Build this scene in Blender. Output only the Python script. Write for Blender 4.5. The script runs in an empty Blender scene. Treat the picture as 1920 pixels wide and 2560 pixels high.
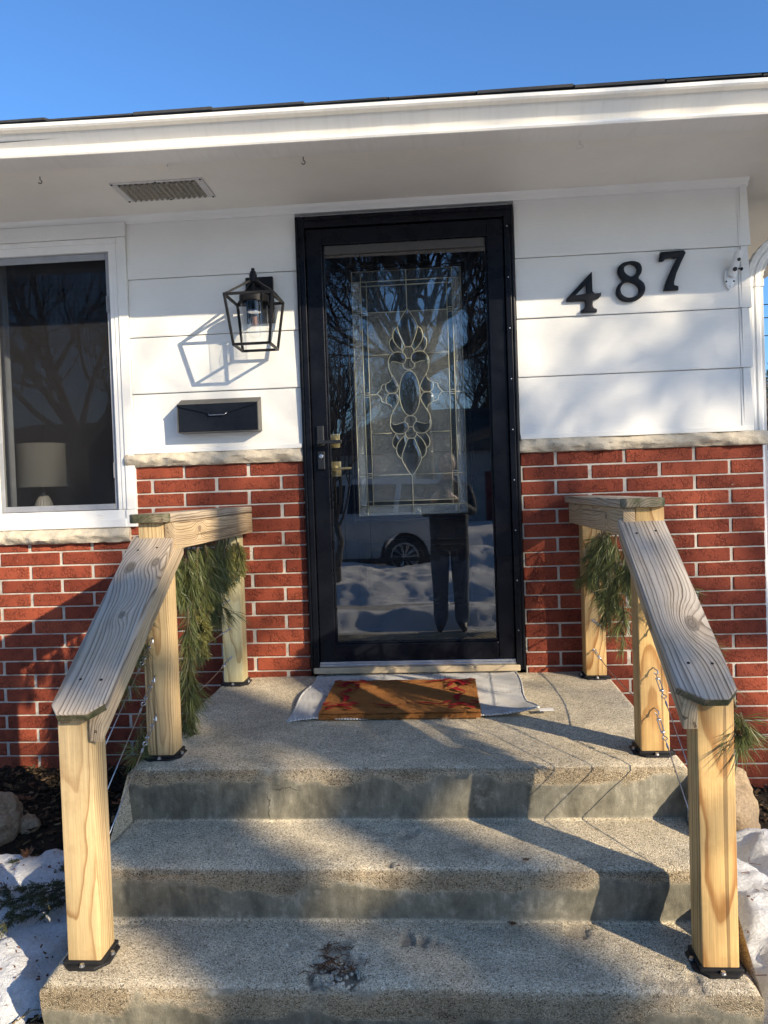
import bpy, bmesh, math, random
import numpy as np
from mathutils import Matrix, Vector, noise as mnoise

random.seed(11)
rng = np.random.default_rng(7)
scene = bpy.context.scene

# ------------------------------------------------------------------ camera
CAM = Vector((0.13, -3.5287, 0.8421))
YAW, PITCH, ROLL = .0739, .0262, -.0339
fw = Vector((-math.sin(YAW)*math.cos(PITCH), math.cos(YAW)*math.cos(PITCH), -math.sin(PITCH)))
rt = Vector((math.cos(YAW), math.sin(YAW), 0)); up = rt.cross(fw)
r2 = rt*math.cos(ROLL) + up*math.sin(ROLL); u2 = up*math.cos(ROLL) - rt*math.sin(ROLL)
cd = bpy.data.cameras.new('camera'); cam = bpy.data.objects.new('camera', cd)
scene.collection.objects.link(cam)
cam.matrix_world = Matrix(((r2.x, u2.x, -fw.x, CAM.x), (r2.y, u2.y, -fw.y, CAM.y), (r2.z, u2.z, -fw.z, CAM.z), (0, 0, 0, 1)))
cd.sensor_fit = 'HORIZONTAL'; cd.sensor_width = 36; cd.lens = 36*1934.8/1920
cd.clip_start = .005; cd.clip_end = 900
scene.camera = cam

# ------------------------------------------------------------------ sky and sun
TOSUN = Vector((1.17, -1.0, .635)).normalized()
ELEV = math.asin(TOSUN.z); AZ = math.atan2(TOSUN.x, TOSUN.y)
world = bpy.data.worlds.new('World'); scene.world = world; world.use_nodes = True
wn = world.node_tree; bg = wn.nodes['Background']
sky = wn.nodes.new('ShaderNodeTexSky'); sky.sky_type = 'NISHITA'; sky.sun_disc = False
sky.sun_elevation = ELEV; sky.sun_rotation = AZ
sky.altitude = 0; sky.air_density = 1.0; sky.dust_density = .9; sky.ozone_density = 10.0
hsv = wn.nodes.new('ShaderNodeHueSaturation'); hsv.inputs['Saturation'].default_value = 1.03
wn.links.new(sky.outputs[0], hsv.inputs['Color']); wn.links.new(hsv.outputs[0], bg.inputs[0]); bg.inputs[1].default_value = .15
sd = bpy.data.lights.new('sun', 'SUN'); sd.energy = 4.3; sd.angle = math.radians(.53); sd.color = (1, .945, .84)
sun = bpy.data.objects.new('sun', sd); scene.collection.objects.link(sun)
sun.rotation_euler = TOSUN.to_track_quat('Z', 'Y').to_euler(); sun.location = TOSUN*40
vs = scene.view_settings
vs.view_transform = 'Standard'; vs.look = 'None'; vs.gamma = 1; vs.use_curve_mapping = False
vs.exposure = 1.0
vs.use_white_balance = True; vs.white_balance_temperature = 7900; vs.white_balance_tint = 10
scene.render.engine = 'CYCLES'
cy = scene.cycles
cy.use_denoising = True; cy.max_bounces = 6; cy.diffuse_bounces = 3; cy.glossy_bounces = 4
cy.transmission_bounces = 6; cy.transparent_max_bounces = 12; cy.use_adaptive_sampling = True; cy.adaptive_threshold = .02
cy.caustics_reflective = False; cy.caustics_refractive = False; cy.sample_clamp_indirect = 6

# ------------------------------------------------------------------ helpers
COL = scene.collection
WM = {}
def link(o, parent=None, M=None):
    COL.objects.link(o)
    M = M or Matrix()
    if parent is not None:
        o.parent = parent; o.matrix_local = WM[parent.name].inverted() @ M
    else:
        o.matrix_local = M
    WM[o.name] = M.copy()
    return o
def T(x, y, z): return Matrix.Translation((x, y, z))
def tag(o, label, cat, group=None, kind=None):
    o['label'] = label
    if cat: o['category'] = cat
    if group: o['group'] = group
    if kind: o['kind'] = kind
    return o
def empty(name, loc, label=None, cat=None, group=None, parent=None):
    o = bpy.data.objects.new(name, None); o.empty_display_size = .1
    link(o, parent, T(*loc))
    if label: tag(o, label, cat, group)
    return o
def axis_matrix(p, zdir, xdir=None):
    z = Vector(zdir).normalized()
    x = Vector(xdir) if xdir is not None else (Vector((1, 0, 0)) if abs(z.x) < .9 else Vector((0, 1, 0)))
    x = (x - z*x.dot(z)).normalized(); y = z.cross(x)
    return Matrix(((x.x, y.x, z.x, p[0]), (x.y, y.y, z.y, p[1]), (x.z, y.z, z.z, p[2]), (0, 0, 0, 1)))

class MB:
    """collects shapes, build() links them as one mesh object"""
    def __init__(s): s.v = []; s.f = []; s.m = []; s.cur = 0
    def add(s, vs, fs, M=None):
        o = len(s.v)
        if M is not None: vs = [tuple(M @ Vector(p)) for p in vs]
        s.v += [tuple(p) for p in vs]; s.f += [tuple(i+o for i in f) for f in fs]; s.m += [s.cur]*len(fs)
        return s
    def box(s, a, b, M=None):
        x0, y0, z0 = a; x1, y1, z1 = b
        return s.add([(x0,y0,z0),(x1,y0,z0),(x1,y1,z0),(x0,y1,z0),(x0,y0,z1),(x1,y0,z1),(x1,y1,z1),(x0,y1,z1)],
                     [(0,3,2,1),(4,5,6,7),(0,1,5,4),(1,2,6,5),(2,3,7,6),(3,0,4,7)], M)
    def bbox(s, a, b, bev=.004, seg=2, M=None):
        bm = bmesh.new(); bmesh.ops.create_cube(bm, size=1)
        c = [(a[i]+b[i])/2 for i in range(3)]; d = [b[i]-a[i] for i in range(3)]
        for v in bm.verts: v.co = Vector((c[0]+v.co.x*d[0], c[1]+v.co.y*d[1], c[2]+v.co.z*d[2]))
        bev = min(bev, min(d)*.45)
        bmesh.ops.bevel(bm, geom=bm.edges[:], offset=bev, segments=seg, profile=.5, affect='EDGES')
        bm.verts.index_update()
        s.add([v.co[:] for v in bm.verts], [[v.index for v in f.verts] for f in bm.faces], M); bm.free(); return s
    def prism(s, poly, h0, h1, plane='XZ', M=None, holes=(), bev=0):
        """extrude a polygon; plane XZ extrudes along y, XY along z, YZ along x"""
        bm = bmesh.new()
        def P(p, h): return {'XZ': (p[0], h, p[1]), 'XY': (p[0], p[1], h), 'YZ': (h, p[0], p[1])}[plane]
        if not holes:
            bm.faces.new([bm.verts.new(P(p, h0)) for p in poly])
        else:
            es = []
            for loop in [poly, *holes]:
                vv = [bm.verts.new(P(p, h0)) for p in loop]
                es += [bm.edges.new((vv[i], vv[(i+1) % len(vv)])) for i in range(len(vv))]
            bmesh.ops.triangle_fill(bm, use_beauty=True, use_dissolve=False, edges=es)
        r = bmesh.ops.extrude_face_region(bm, geom=bm.faces[:])
        d = Vector(P((0, 0), h1)) - Vector(P((0, 0), h0))
        bmesh.ops.translate(bm, vec=d, verts=[g for g in r['geom'] if isinstance(g, bmesh.types.BMVert)])
        bmesh.ops.recalc_face_normals(bm, faces=bm.faces[:])
        if bev:
            ee = [e for e in bm.edges if len(e.link_faces) == 2 and e.calc_face_angle(0) > .6]
            bmesh.ops.bevel(bm, geom=ee, offset=bev, segments=2, profile=.5, affect='EDGES')
        bm.verts.index_update()
        s.add([v.co[:] for v in bm.verts], [[v.index for v in f.verts] for f in bm.faces], M); bm.free(); return s
    def tube(s, pts, r, n=6, M=None, cap=True, closed=False):
        P = [Vector(p) for p in pts]; k = len(P)
        R = r if hasattr(r, '__len__') else [r]*k
        vs = []; fs = []; nrm = None
        for i in range(k):
            a = P[(i-1) % k] if (i > 0 or closed) else P[i]; b = P[(i+1) % k] if (i < k-1 or closed) else P[i]
            t = (b-a); t = t.normalized() if t.length > 1e-9 else Vector((0, 0, 1))
            if nrm is None:
                nrm = t.orthogonal().normalized()
            nrm = (nrm - t*nrm.dot(t)); nrm = nrm.normalized() if nrm.length > 1e-6 else t.orthogonal().normalized()
            bn = t.cross(nrm)
            for j in range(n):
                a_ = 2*math.pi*j/n
                vs.append(P[i] + (nrm*math.cos(a_) + bn*math.sin(a_))*R[i])
        for i in range(k if closed else k-1):
            i2 = (i+1) % k
            for j in range(n):
                j2 = (j+1) % n; fs.append((i*n+j, i*n+j2, i2*n+j2, i2*n+j))
        if cap and not closed:
            fs.append(tuple(range(n))[::-1]); fs.append(tuple((k-1)*n+j for j in range(n)))
        return s.add(vs, fs, M)
    def lathe(s, prof, n=24, M=None, ribs=0, ribamp=0, cap=True):
        vs = []; fs = []
        for (r, z) in prof:
            for j in range(n):
                a = 2*math.pi*j/n; rr = r*(1+ribamp*math.cos(ribs*a)) if ribs else r
                vs.append((rr*math.cos(a), rr*math.sin(a), z))
        for i in range(len(prof)-1):
            for j in range(n):
                j2 = (j+1) % n; fs.append((i*n+j, i*n+j2, (i+1)*n+j2, (i+1)*n+j))
        if cap: fs.append(tuple(range(n))[::-1]); fs.append(tuple((len(prof)-1)*n+j for j in range(n)))
        return s.add(vs, fs, M)
    def grid(s, X, Y, Z, M=None):
        h, w = X.shape; o = len(s.v)
        vs = np.stack([X, Y, Z], -1).reshape(-1, 3).tolist()
        idx = np.arange(h*w).reshape(h, w)
        fs = np.stack([idx[:-1, :-1], idx[:-1, 1:], idx[1:, 1:], idx[1:, :-1]], -1).reshape(-1, 4).tolist()
        return s.add(vs, fs, M)
    def mesh(s, name, mats, smooth=None):
        me = bpy.data.meshes.new(name); me.from_pydata(s.v, [], s.f)
        for m in (mats if isinstance(mats, (list, tuple)) else [mats]): me.materials.append(m)
        if any(s.m): me.polygons.foreach_set('material_index', s.m)
        if smooth is not None:
            me.polygons.foreach_set('use_smooth', [True]*len(me.polygons))
            if smooth != 'all': me.set_sharp_from_angle(angle=math.radians(smooth))
        me.update(); return me
    def build(s, name, mats, parent=None, M=None, smooth=None, world=False):
        """world=True: the shapes were given in world coordinates, M is only the object's origin"""
        M = M or (WM[parent.name] if parent is not None else Matrix())
        if world:
            I = M.inverted(); s.v = [tuple(I @ Vector(p)) for p in s.v]
        return link(bpy.data.objects.new(name, s.mesh(name, mats, smooth)), parent, M)

# vectorised value noise
def _h(i, j, k, seed):
    n = (i*374761393 + j*668265263 + k*2147483647 + seed*1274126177) & 0xffffffff
    n = ((n ^ (n >> 13))*1274126177) & 0xffffffff
    return ((n ^ (n >> 16)) & 0xffff)/65535.0
def vnoise(x, y, z=0.0, seed=0):
    x, y, z = np.broadcast_arrays(np.asarray(x, float), np.asarray(y, float), np.asarray(z, float))
    i, j, k = np.floor(x).astype(np.int64), np.floor(y).astype(np.int64), np.floor(z).astype(np.int64)
    u, v, w = x-i, y-j, z-k
    u, v, w = u*u*(3-2*u), v*v*(3-2*v), w*w*(3-2*w)
    r = 0
    for a in (0, 1):
        for b in (0, 1):
            for c in (0, 1):
                r = r + _h(i+a, j+b, k+c, seed)*(u if a else 1-u)*(v if b else 1-v)*(w if c else 1-w)
    return r
def fbm(x, y, z=0.0, oct=4, seed=0):
    s = 0; a = .5
    for o in range(oct):
        s = s + a*(vnoise(np.asarray(x)*2**o, np.asarray(y)*2**o, np.asarray(z)*2**o, seed+o)-.5); a *= .5
    return s
def smooth(a, b, x): t = np.clip((x-a)/(b-a), 0, 1); return t*t*(3-2*t)
# ------------------------------------------------------------------ materials
class NT:
    def __init__(s, name):
        s.mat = bpy.data.materials.new(name); s.mat.use_nodes = True
        s.t = s.mat.node_tree; s.t.nodes.clear()
        s.out = s.t.nodes.new('ShaderNodeOutputMaterial')
    def n(s, typ, ins=None, **pr):
        nd = s.t.nodes.new('ShaderNode'+typ)
        for k, v in pr.items(): setattr(nd, k, v)
        for k, v in (ins or {}).items(): s.set(nd.inputs[k], v)
        return nd
    def set(s, sock, v):
        if isinstance(v, bpy.types.NodeSocket): s.t.links.new(v, sock)
        else:
            if hasattr(sock.default_value, '__len__') and not hasattr(v, '__len__'): v = (v,)*len(sock.default_value)
            if hasattr(v, '__len__') and len(sock.default_value) == 4 and len(v) == 3: v = (*v, 1)
            sock.default_value = v
    def m(s, op, a, b=0.0, c=None, clamp=False):
        nd = s.n('Math', {0: a, 1: b}, operation=op, use_clamp=clamp)
        if c is not None: s.set(nd.inputs[2], c)
        return nd.outputs[0]
    def vm(s, op, a, b=(0, 0, 0)):
        nd = s.n('VectorMath', {0: a, 1: b}, operation=op); return nd.outputs[0] if op not in ('LENGTH', 'DISTANCE', 'DOT_PRODUCT') else nd.outputs['Value']
    def sc(s, v, k):
        nd = s.n('VectorMath', {0: v}, operation='SCALE'); nd.inputs[3].default_value = k; return nd.outputs[0]
    def mix(s, f, a, b, blend='MIX'):
        nd = s.n('Mix', data_type='RGBA', blend_type=blend)
        s.set(nd.inputs[0], f); s.set(nd.inputs[6], a); s.set(nd.inputs[7], b); return nd.outputs[2]
    def ramp(s, f, stops, interp='LINEAR'):
        nd = s.n('ValToRGB', {0: f}); cr = nd.color_ramp; cr.interpolation = interp
        while len(cr.elements) < len(stops): cr.elements.new(.5)
        for e, (p, c) in zip(cr.elements, stops):
            e.position = p; e.color = (c, c, c, 1) if not hasattr(c, '__len__') else ((*c, 1) if len(c) == 3 else c)
        return nd.outputs[0]
    def mr(s, v, a, b, c=0., d=1.):
        return s.n('MapRange', {0: v, 1: a, 2: b, 3: c, 4: d}).outputs[0]
    def noise(s, vec, scale, detail=4, rough=.55, dist=0, out=0):
        return s.n('TexNoise', {'Vector': vec, 'Scale': scale, 'Detail': detail, 'Roughness': rough, 'Distortion': dist}).outputs[out]
    def vor(s, vec, scale, feature='F1', out='Distance', rnd=1.0):
        return s.n('TexVoronoi', {'Vector': vec, 'Scale': scale, 'Randomness': rnd}, feature=feature).outputs[out]
    def obj(s): return s.n('TexCoord').outputs['Object']
    def pos(s): return s.n('NewGeometry').outputs['Position']
    def rnd(s): return s.n('ObjectInfo').outputs['Random']
    def sep(s, v): nd = s.n('SeparateXYZ', {0: v}); return nd.outputs
    def comb(s, x, y, z): return s.n('CombineXYZ', {0: x, 1: y, 2: z}).outputs[0]
    def mapv(s, v, sc=(1, 1, 1), loc=(0, 0, 0)):
        return s.n('Mapping', {'Vector': v, 'Scale': sc, 'Location': loc}).outputs[0]
    def bump(s, h, strength=.3, dist=.01, normal=None):
        nd = s.n('Bump', {'Height': h, 'Strength': strength, 'Distance': dist})
        if normal is not None: s.set(nd.inputs['Normal'], normal)
        return nd.outputs[0]
    def bsdf(s, **k):
        names = {'col': 'Base Color', 'rough': 'Roughness', 'metal': 'Metallic', 'normal': 'Normal', 'spec': 'Specular IOR Level', 'sss': 'Subsurface Weight', 'alpha': 'Alpha', 'coat': 'Coat Weight', 'trans': 'Transmission Weight', 'sheen': 'Sheen Weight'}
        nd = s.n('BsdfPrincipled', {names[a]: b for a, b in k.items()}); return nd.outputs[0]
    def done(s, sh): s.t.links.new(sh, s.out.inputs[0]); return s.mat

def simple(name, col, rough=.5, metal=0, var=.08, scale=20, bump=0., bscale=200, spec=.5):
    t = NT(name); o = t.obj()
    n = t.noise(o, scale, 5)
    c = t.mix(1, col, t.ramp(n, [(.25, 1-var*2), (.75, 1+var)]), 'MULTIPLY')
    k = dict(col=c, rough=t.mr(n, .3, .7, rough*.85, min(1, rough*1.15)), metal=metal, spec=spec)
    if bump: k['normal'] = t.bump(t.noise(o, bscale, 4), bump, .002)
    return t.done(t.bsdf(**k))

def wood(name, pith, tilt=(0, 0), ring=.009, early=(.62, .43, .22), late=(.36, .19, .075), grey=0., knots=(), seed=0., algae=0., crack=.5, rough=.6, wob=.012):
    """growth rings around a pith line that runs along the piece's local z axis"""
    t = NT(name); o = t.obj()
    p = t.vm('ADD', o, (seed*1.7, seed*.9, seed*2.3))
    x, y, z = t.sep(o)
    wob1 = t.noise(t.mapv(p, (3, 3, 1.1)), 2.2, 3, .5, 0, 1)
    wv = t.sc(t.vm('SUBTRACT', wob1, (.5, .5, .5)), wob*3)
    wx, wy, _ = t.sep(wv)
    dx = t.m('ADD', t.m('SUBTRACT', t.m('MULTIPLY_ADD', z, tilt[0], x), pith[0]), wx)
    dy = t.m('ADD', t.m('SUBTRACT', t.m('MULTIPLY_ADD', z, tilt[1], y), pith[1]), wy)
    r = t.m('SQRT', t.m('ADD', t.m('MULTIPLY', dx, dx), t.m('MULTIPLY', dy, dy)))
    kmask = None
    for (kx, kz, kr, amp) in knots:
        ex = t.m('SUBTRACT', x, kx); ez = t.m('MULTIPLY', t.m('SUBTRACT', z, kz), .62)
        d = t.m('SQRT', t.m('ADD', t.m('MULTIPLY', ex, ex), t.m('MULTIPLY', ez, ez)))
        d = t.m('ADD', d, t.m('MULTIPLY', t.m('SUBTRACT', t.noise(p, 25, 3), .5), kr*.5))
        g = t.m('EXPONENT', t.m('MULTIPLY', t.m('POWER', t.m('DIVIDE', d, kr*2.6), 2), -1))
        r = t.m('ADD', r, t.m('MULTIPLY', g, amp))
        m = t.mr(d, kr*1.05, kr*.75)
        kd = t.m('MULTIPLY', d, 130)
        kmask = (m, kd) if kmask is None else (t.m('MAXIMUM', kmask[0], m), t.m('MINIMUM', kmask[1], kd))
    f = t.m('DIVIDE', r, ring)
    f = t.m('ADD', f, t.m('ADD', t.m('MULTIPLY', t.noise(t.mapv(p, (1, 1, .25)), 9, 2), .7), t.m('MULTIPLY', t.noise(t.comb(t.m('MULTIPLY', r, 28), seed, 0), 1., 2), 3.2)))
    fr = t.m('FRACT', f)
    lw = t.ramp(fr, [(0, .55), (.05, .05), (.35, .0), (.68, .3), (.9, 1), (.985, .95), (1, .55)])
    yr = t.noise(t.comb(t.m('FLOOR', f), seed, 0), 3.1, 0)
    lw = t.m('MULTIPLY', lw, t.mr(yr, .25, .75, .45, 1.1))
    fib = t.noise(t.mapv(p, (1, 1, .02)), 420, 3, .6)
    fib2 = t.noise(t.mapv(p, (1, 1, .05)), 90, 3, .6)
    blotch = t.noise(t.mapv(p, (1, 1, .35)), 7, 3)
    c = t.mix(lw, early, late)
    c = t.mix(1, c, t.ramp(fib, [(.25, .8), (.7, 1.08)]), 'MULTIPLY')
    c = t.mix(1, c, t.ramp(fib2, [(.25, .86), (.7, 1.06)]), 'MULTIPLY')
    c = t.mix(t.ramp(blotch, [(.35, 0), (.75, .45)]), c, t.mix(1, c, (.80, .84, .70), 'MULTIPLY'))
    if kmask is not None:
        kr_ = t.m('FRACT', kmask[1])
        kc = t.mix(kr_, (.20, .115, .06), (.36, .235, .14))
        c = t.mix(kmask[0], c, kc)
    if grey:
        gl = t.mix(lw, (.46, .405, .345), (.125, .10, .078))
        gl = t.mix(1, gl, t.ramp(fib2, [(.2, .7), (.75, 1.12)]), 'MULTIPLY')
        gl = t.mix(t.ramp(blotch, [(.42, 0), (.6, .55)]), gl, t.mix(1, gl, (1.12, .95, .76), 'MULTIPLY'))
        if kmask is not None: gl = t.mix(kmask[0], gl, t.mix(t.m('FRACT', kmask[1]), (.13, .105, .08), (.26, .21, .16)))
        c = t.mix(grey, c, gl)
    if algae:
        an = t.noise(p, 16, 5)
        c = t.mix(t.m('MULTIPLY', t.ramp(an, [(.3, .4), (.6, 1)]), algae), c, t.mix(an, (.018, .024, .007), (.055, .065, .025)))
    # drying checks along the grain
    ck = t.noise(t.mapv(p, (1, 1, .012)), 60, 2, .4)
    ckm = t.ramp(ck, [(.315, 1), (.335, 0)])
    c = t.mix(t.m('MULTIPLY', ckm, crack), c, (.07, .04, .02))
    dirt = t.ramp(t.noise(o, 11, 6, .7), [(.50, 0), (.72, .5)]); c = t.mix(dirt, c, t.mix(1, c, (.66, .62, .56), 'MULTIPLY'))
    h = t.m('SUBTRACT', t.m('ADD', t.m('MULTIPLY', fib, .35), t.m('MULTIPLY', lw, .35 if not grey else -.5)), t.m('MULTIPLY', ckm, .8))
    return t.done(t.bsdf(col=c, rough=rough, spec=.3, normal=t.bump(h, .5 if not grey else .8, .0025)))

def M_brick():
    t = NT('red_brick'); o = t.obj(); rd = t.rnd()
    p = t.vm('ADD', o, t.comb(t.m('MULTIPLY', rd, 37), t.m('MULTIPLY', rd, 13), t.m('MULTIPLY', rd, 71)))
    big = t.noise(p, 9, 4); fine = t.noise(p, 160, 4)
    crackv = t.n('TexVoronoi', {'Vector': t.vm('ADD', t.mapv(p, (1, 1, .75)), t.sc(t.noise(p, 60, 3, .5, 0, 1), .02)), 'Scale': 75}, feature='DISTANCE_TO_EDGE')
    crk = t.ramp(crackv.outputs[0], [(0, 0), (.13, 1)])
    crk = t.mix(t.ramp(t.noise(p, 20, 3), [(.42, 0), (.58, 1)]), crk, (1, 1, 1))
    c = t.mix(big, (.205, .040, .021), (.32, .066, .034))
    c = t.mix(1, c, t.ramp(t.m('FRACT', t.m('MULTIPLY', rd, 7.31)), [(0, (.70, .66, .66)), (.5, (1, 1, 1)), (1, (1.22, 1.3, 1.25))]), 'MULTIPLY')
    stn = t.ramp(t.noise(t.pos(), 2.6, 5, .6), [(.42, 0), (.75, .55)]); c = t.mix(stn, c, t.mix(1, c, (.62, .58, .58), 'MULTIPLY'))
    c = t.mix(1, c, t.ramp(fine, [(.3, .8), (.7, 1.12)]), 'MULTIPLY')
    c = t.mix(1, c, t.mix(.5, (1, 1, 1), crk), 'MULTIPLY')
    chip = t.ramp(t.noise(p, 55, 2), [(.74, 0), (.77, 1)])
    c = t.mix(t.m('MULTIPLY', chip, .35), c, (.42, .30, .26))
    h = t.m('ADD', t.m('MULTIPLY', crk, .7), t.m('MULTIPLY', fine, .5))
    return t.done(t.bsdf(col=c, rough=.82, spec=.25, normal=t.bump(h, .75, .004)))
def M_mortar():
    t = NT('white_mortar'); o = t.pos()
    n = t.noise(o, 35, 5); f = t.noise(o, 260, 4)
    c = t.mix(n, (.40, .355, .295), (.66, .61, .53))
    c = t.mix(1, c, t.ramp(f, [(.3, .78), (.7, 1.08)]), 'MULTIPLY')
    c = t.mix(t.ramp(t.noise(o, 14, 4), [(.52, 0), (.66, .6)]), c, (.26, .215, .175))
    return t.done(t.bsdf(col=c, rough=.9, spec=.2, normal=t.bump(t.m('ADD', n, f), .6, .004)))
def M_limestone():
    t = NT('rock_faced_limestone'); o = t.pos()
    n = t.noise(t.mapv(o, (1, 1, 2.2)), 22, 6, .6, .6); f = t.noise(o, 180, 4)
    c = t.mix(n, (.40, .335, .25), (.64, .56, .44))
    c = t.mix(1, c, t.ramp(f, [(.3, .82), (.7, 1.1)]), 'MULTIPLY')
    return t.done(t.bsdf(col=c, rough=.88, spec=.2, normal=t.bump(t.m('ADD', n, t.m('MULTIPLY', f, .25)), .55, .012)))
def M_paint(name='white_paint', col=(.76, .74, .69), dirt=.25, brush=(1, 1, 14)):
    t = NT(name); o = t.pos()
    br = t.noise(t.mapv(o, brush), 26, 4, .6)
    sm = t.noise(o, 3.5, 5)
    c = t.mix(t.ramp(sm, [(.4, 0), (.75, 1)]), col, tuple(k*.93 for k in col))
    c = t.mix(1, c, t.ramp(br, [(.25, .955), (.7, 1.01)]), 'MULTIPLY')
    sp = t.vor(o, 17); spm = t.ramp(sp, [(.0, 1), (.035, 0)])
    c = t.mix(t.m('MULTIPLY', spm, t.m('MULTIPLY', t.ramp(t.noise(o, 5, 2), [(.55, 0), (.65, 1)]), dirt)), c, (.22, .18, .14))
    return t.done(t.bsdf(col=c, rough=.55, spec=.35, normal=t.bump(br, .22, .003)))
def M_gutter():
    t = NT('white_aluminium_gutter'); o = t.pos()
    st = t.noise(t.mapv(o, (9, 1, 1)), 5, 5, .6)
    x, y, z = t.sep(o)
    c = t.mix(t.ramp(st, [(.5, 0), (.9, .3)]), (.76, .73, .67), (.46, .42, .34))
    sp = t.ramp(t.vor(o, 26), [(0, 1), (.05, 0)])
    c = t.mix(t.m('MULTIPLY', sp, .5), c, (.2, .17, .13))
    return t.done(t.bsdf(col=c, rough=.38, spec=.5, normal=t.bump(st, .1, .004)))
def M_black(name, col=(.0055, .0065, .010), rough=.28, bump=.05, spec=.16):
    t = NT(name); o = t.pos(); n = t.noise(o, 14, 5); f = t.noise(o, 300, 3)
    c = t.mix(t.ramp(n, [(.5, 0), (.8, .5)]), col, tuple(k*1.7+.002 for k in col))
    return t.done(t.bsdf(col=c, rough=t.mr(n, .3, .7, rough*.8, rough*1.3), spec=spec, normal=t.bump(f, bump, .001)))
def M_concrete():
    t = NT('exposed_aggregate_concrete'); o = t.pos()
    ris = t.n('Attribute', attribute_name='riser').outputs['Fac']
    band = t.n('Attribute', attribute_name='band').outputs['Fac']
    pit = t.n('Attribute', attribute_name='pit').outputs['Fac']
    v1 = t.n('TexVoronoi', {'Vector': o, 'Scale': 330}); v2 = t.n('TexVoronoi', {'Vector': o, 'Scale': 640})
    n = t.noise(o, 3.2, 6, .6); f = t.noise(o, 520, 3); md = t.noise(o, 45, 5)
    agg = t.sep(v1.outputs['Color'])[0]; agg2 = t.sep(v2.outputs['Color'])[1]
    gap = t.ramp(v1.outputs['Distance'], [(.35, 1), (.8, .75)])
    c = t.ramp(agg, [(0, (.15, .12, .085)), (.14, (.52, .425, .29)), (.55, (.76, .64, .455)), (.9, (.88, .755, .555)), (1, (.98, .89, .72))])
    c = t.mix(1, c, t.ramp(agg2, [(0, .40), (.22, .90), (.8, 1.05), (1, 1.35)]), 'MULTIPLY')
    c = t.mix(1, c, gap, 'MULTIPLY')
    c = t.mix(1, c, t.ramp(n, [(.3, .70), (.68, 1.10)]), 'MULTIPLY')
    c = t.mix(1, c, t.ramp(t.noise(o, 14, 5, .65), [(.32, .80), (.62, 1.06)]), 'MULTIPLY')
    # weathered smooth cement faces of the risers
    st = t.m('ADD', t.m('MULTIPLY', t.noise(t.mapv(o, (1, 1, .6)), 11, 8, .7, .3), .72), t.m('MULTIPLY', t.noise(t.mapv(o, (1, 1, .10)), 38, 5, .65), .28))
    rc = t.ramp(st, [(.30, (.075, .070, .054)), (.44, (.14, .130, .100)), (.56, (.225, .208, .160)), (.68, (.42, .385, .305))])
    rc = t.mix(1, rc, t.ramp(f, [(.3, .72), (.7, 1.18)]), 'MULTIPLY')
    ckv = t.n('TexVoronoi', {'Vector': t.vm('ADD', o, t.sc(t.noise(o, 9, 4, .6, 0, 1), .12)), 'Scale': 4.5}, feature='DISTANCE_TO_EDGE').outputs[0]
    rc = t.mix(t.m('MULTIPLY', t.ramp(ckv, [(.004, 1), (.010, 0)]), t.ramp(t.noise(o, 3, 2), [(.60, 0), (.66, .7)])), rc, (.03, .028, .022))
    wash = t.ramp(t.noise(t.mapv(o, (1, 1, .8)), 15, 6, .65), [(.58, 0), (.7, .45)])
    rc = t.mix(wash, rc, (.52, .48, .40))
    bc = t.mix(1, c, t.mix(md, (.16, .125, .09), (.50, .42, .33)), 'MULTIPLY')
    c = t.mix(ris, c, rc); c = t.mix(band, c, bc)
    c = t.mix(pit, c, t.mix(md, (.15, .12, .085), (.42, .355, .26)))
    hh = t.m('ADD', t.m('MULTIPLY', t.m('SUBTRACT', 1., v1.outputs['Distance']), .8), t.m('MULTIPLY', f, .3))
    hh = t.m('MULTIPLY', hh, t.m('SUBTRACT', 1.15, t.m('MULTIPLY', ris, .95)))
    return t.done(t.bsdf(col=c, rough=.9, spec=.2, normal=t.bump(hh, .8, .004)))
def M_snow():
    t = NT('old_snow'); o = t.pos()
    n = t.noise(o, 6, 6, .6); f = t.noise(o, 130, 4); v = t.vor(o, 30)
    c = t.mix(n, (.76, .765, .775), (.86, .855, .845))
    sp = t.ramp(t.vor(o, 60), [(0, 1), (.16, 0)])
    c = t.mix(t.m('MULTIPLY', sp, t.ramp(t.noise(o, 9, 3), [(.42, 0), (.56, .9)])), c, (.10, .075, .05))
    gr = t.noise(o, 75, 6, .75); c = t.mix(1, c, t.ramp(gr, [(.3, .74), (.62, 1.05)]), 'MULTIPLY')
    c = t.mix(t.ramp(t.noise(o, 2.3, 4), [(.6, 0), (.85, .35)]), c, (.58, .55, .51))
    return t.done(t.bsdf(col=c, rough=.62, spec=.35, sss=.0, normal=t.bump(t.m('ADD', t.m('MULTIPLY', n, 1.5), t.m('MULTIPLY', gr, 1.6)), .85, .014)))
def M_soil():
    t = NT('dark_mulch_soil'); o = t.pos(); n = t.noise(o, 40, 6, .7); 
    c = t.mix(n, (.012, .009, .006), (.06, .042, .028))
    return t.done(t.bsdf(col=c, rough=.95, spec=.1, normal=t.bump(n, .9, .03)))
def M_thin_glass(name, ior=2.0, tint=(.87, .88, .88), rough=0.0):
    t = NT(name)
    r0 = ((ior-1)/(ior+1))**2; lw = t.n('LayerWeight', {'Blend': .5}).outputs['Facing']
    fr = t.m('ADD', r0, t.m('MULTIPLY', t.m('POWER', lw, 5.), 1-r0))
    tr = t.n('BsdfTransparent', {0: (*tint, 1)}).outputs[0]; gl = t.n('BsdfGlossy', {0: (1, 1, 1, 1), 'Roughness': rough}).outputs[0]
    mx = t.n('MixShader', {0: fr, 1: tr, 2: gl}); return t.done(mx.outputs[0])
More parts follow.
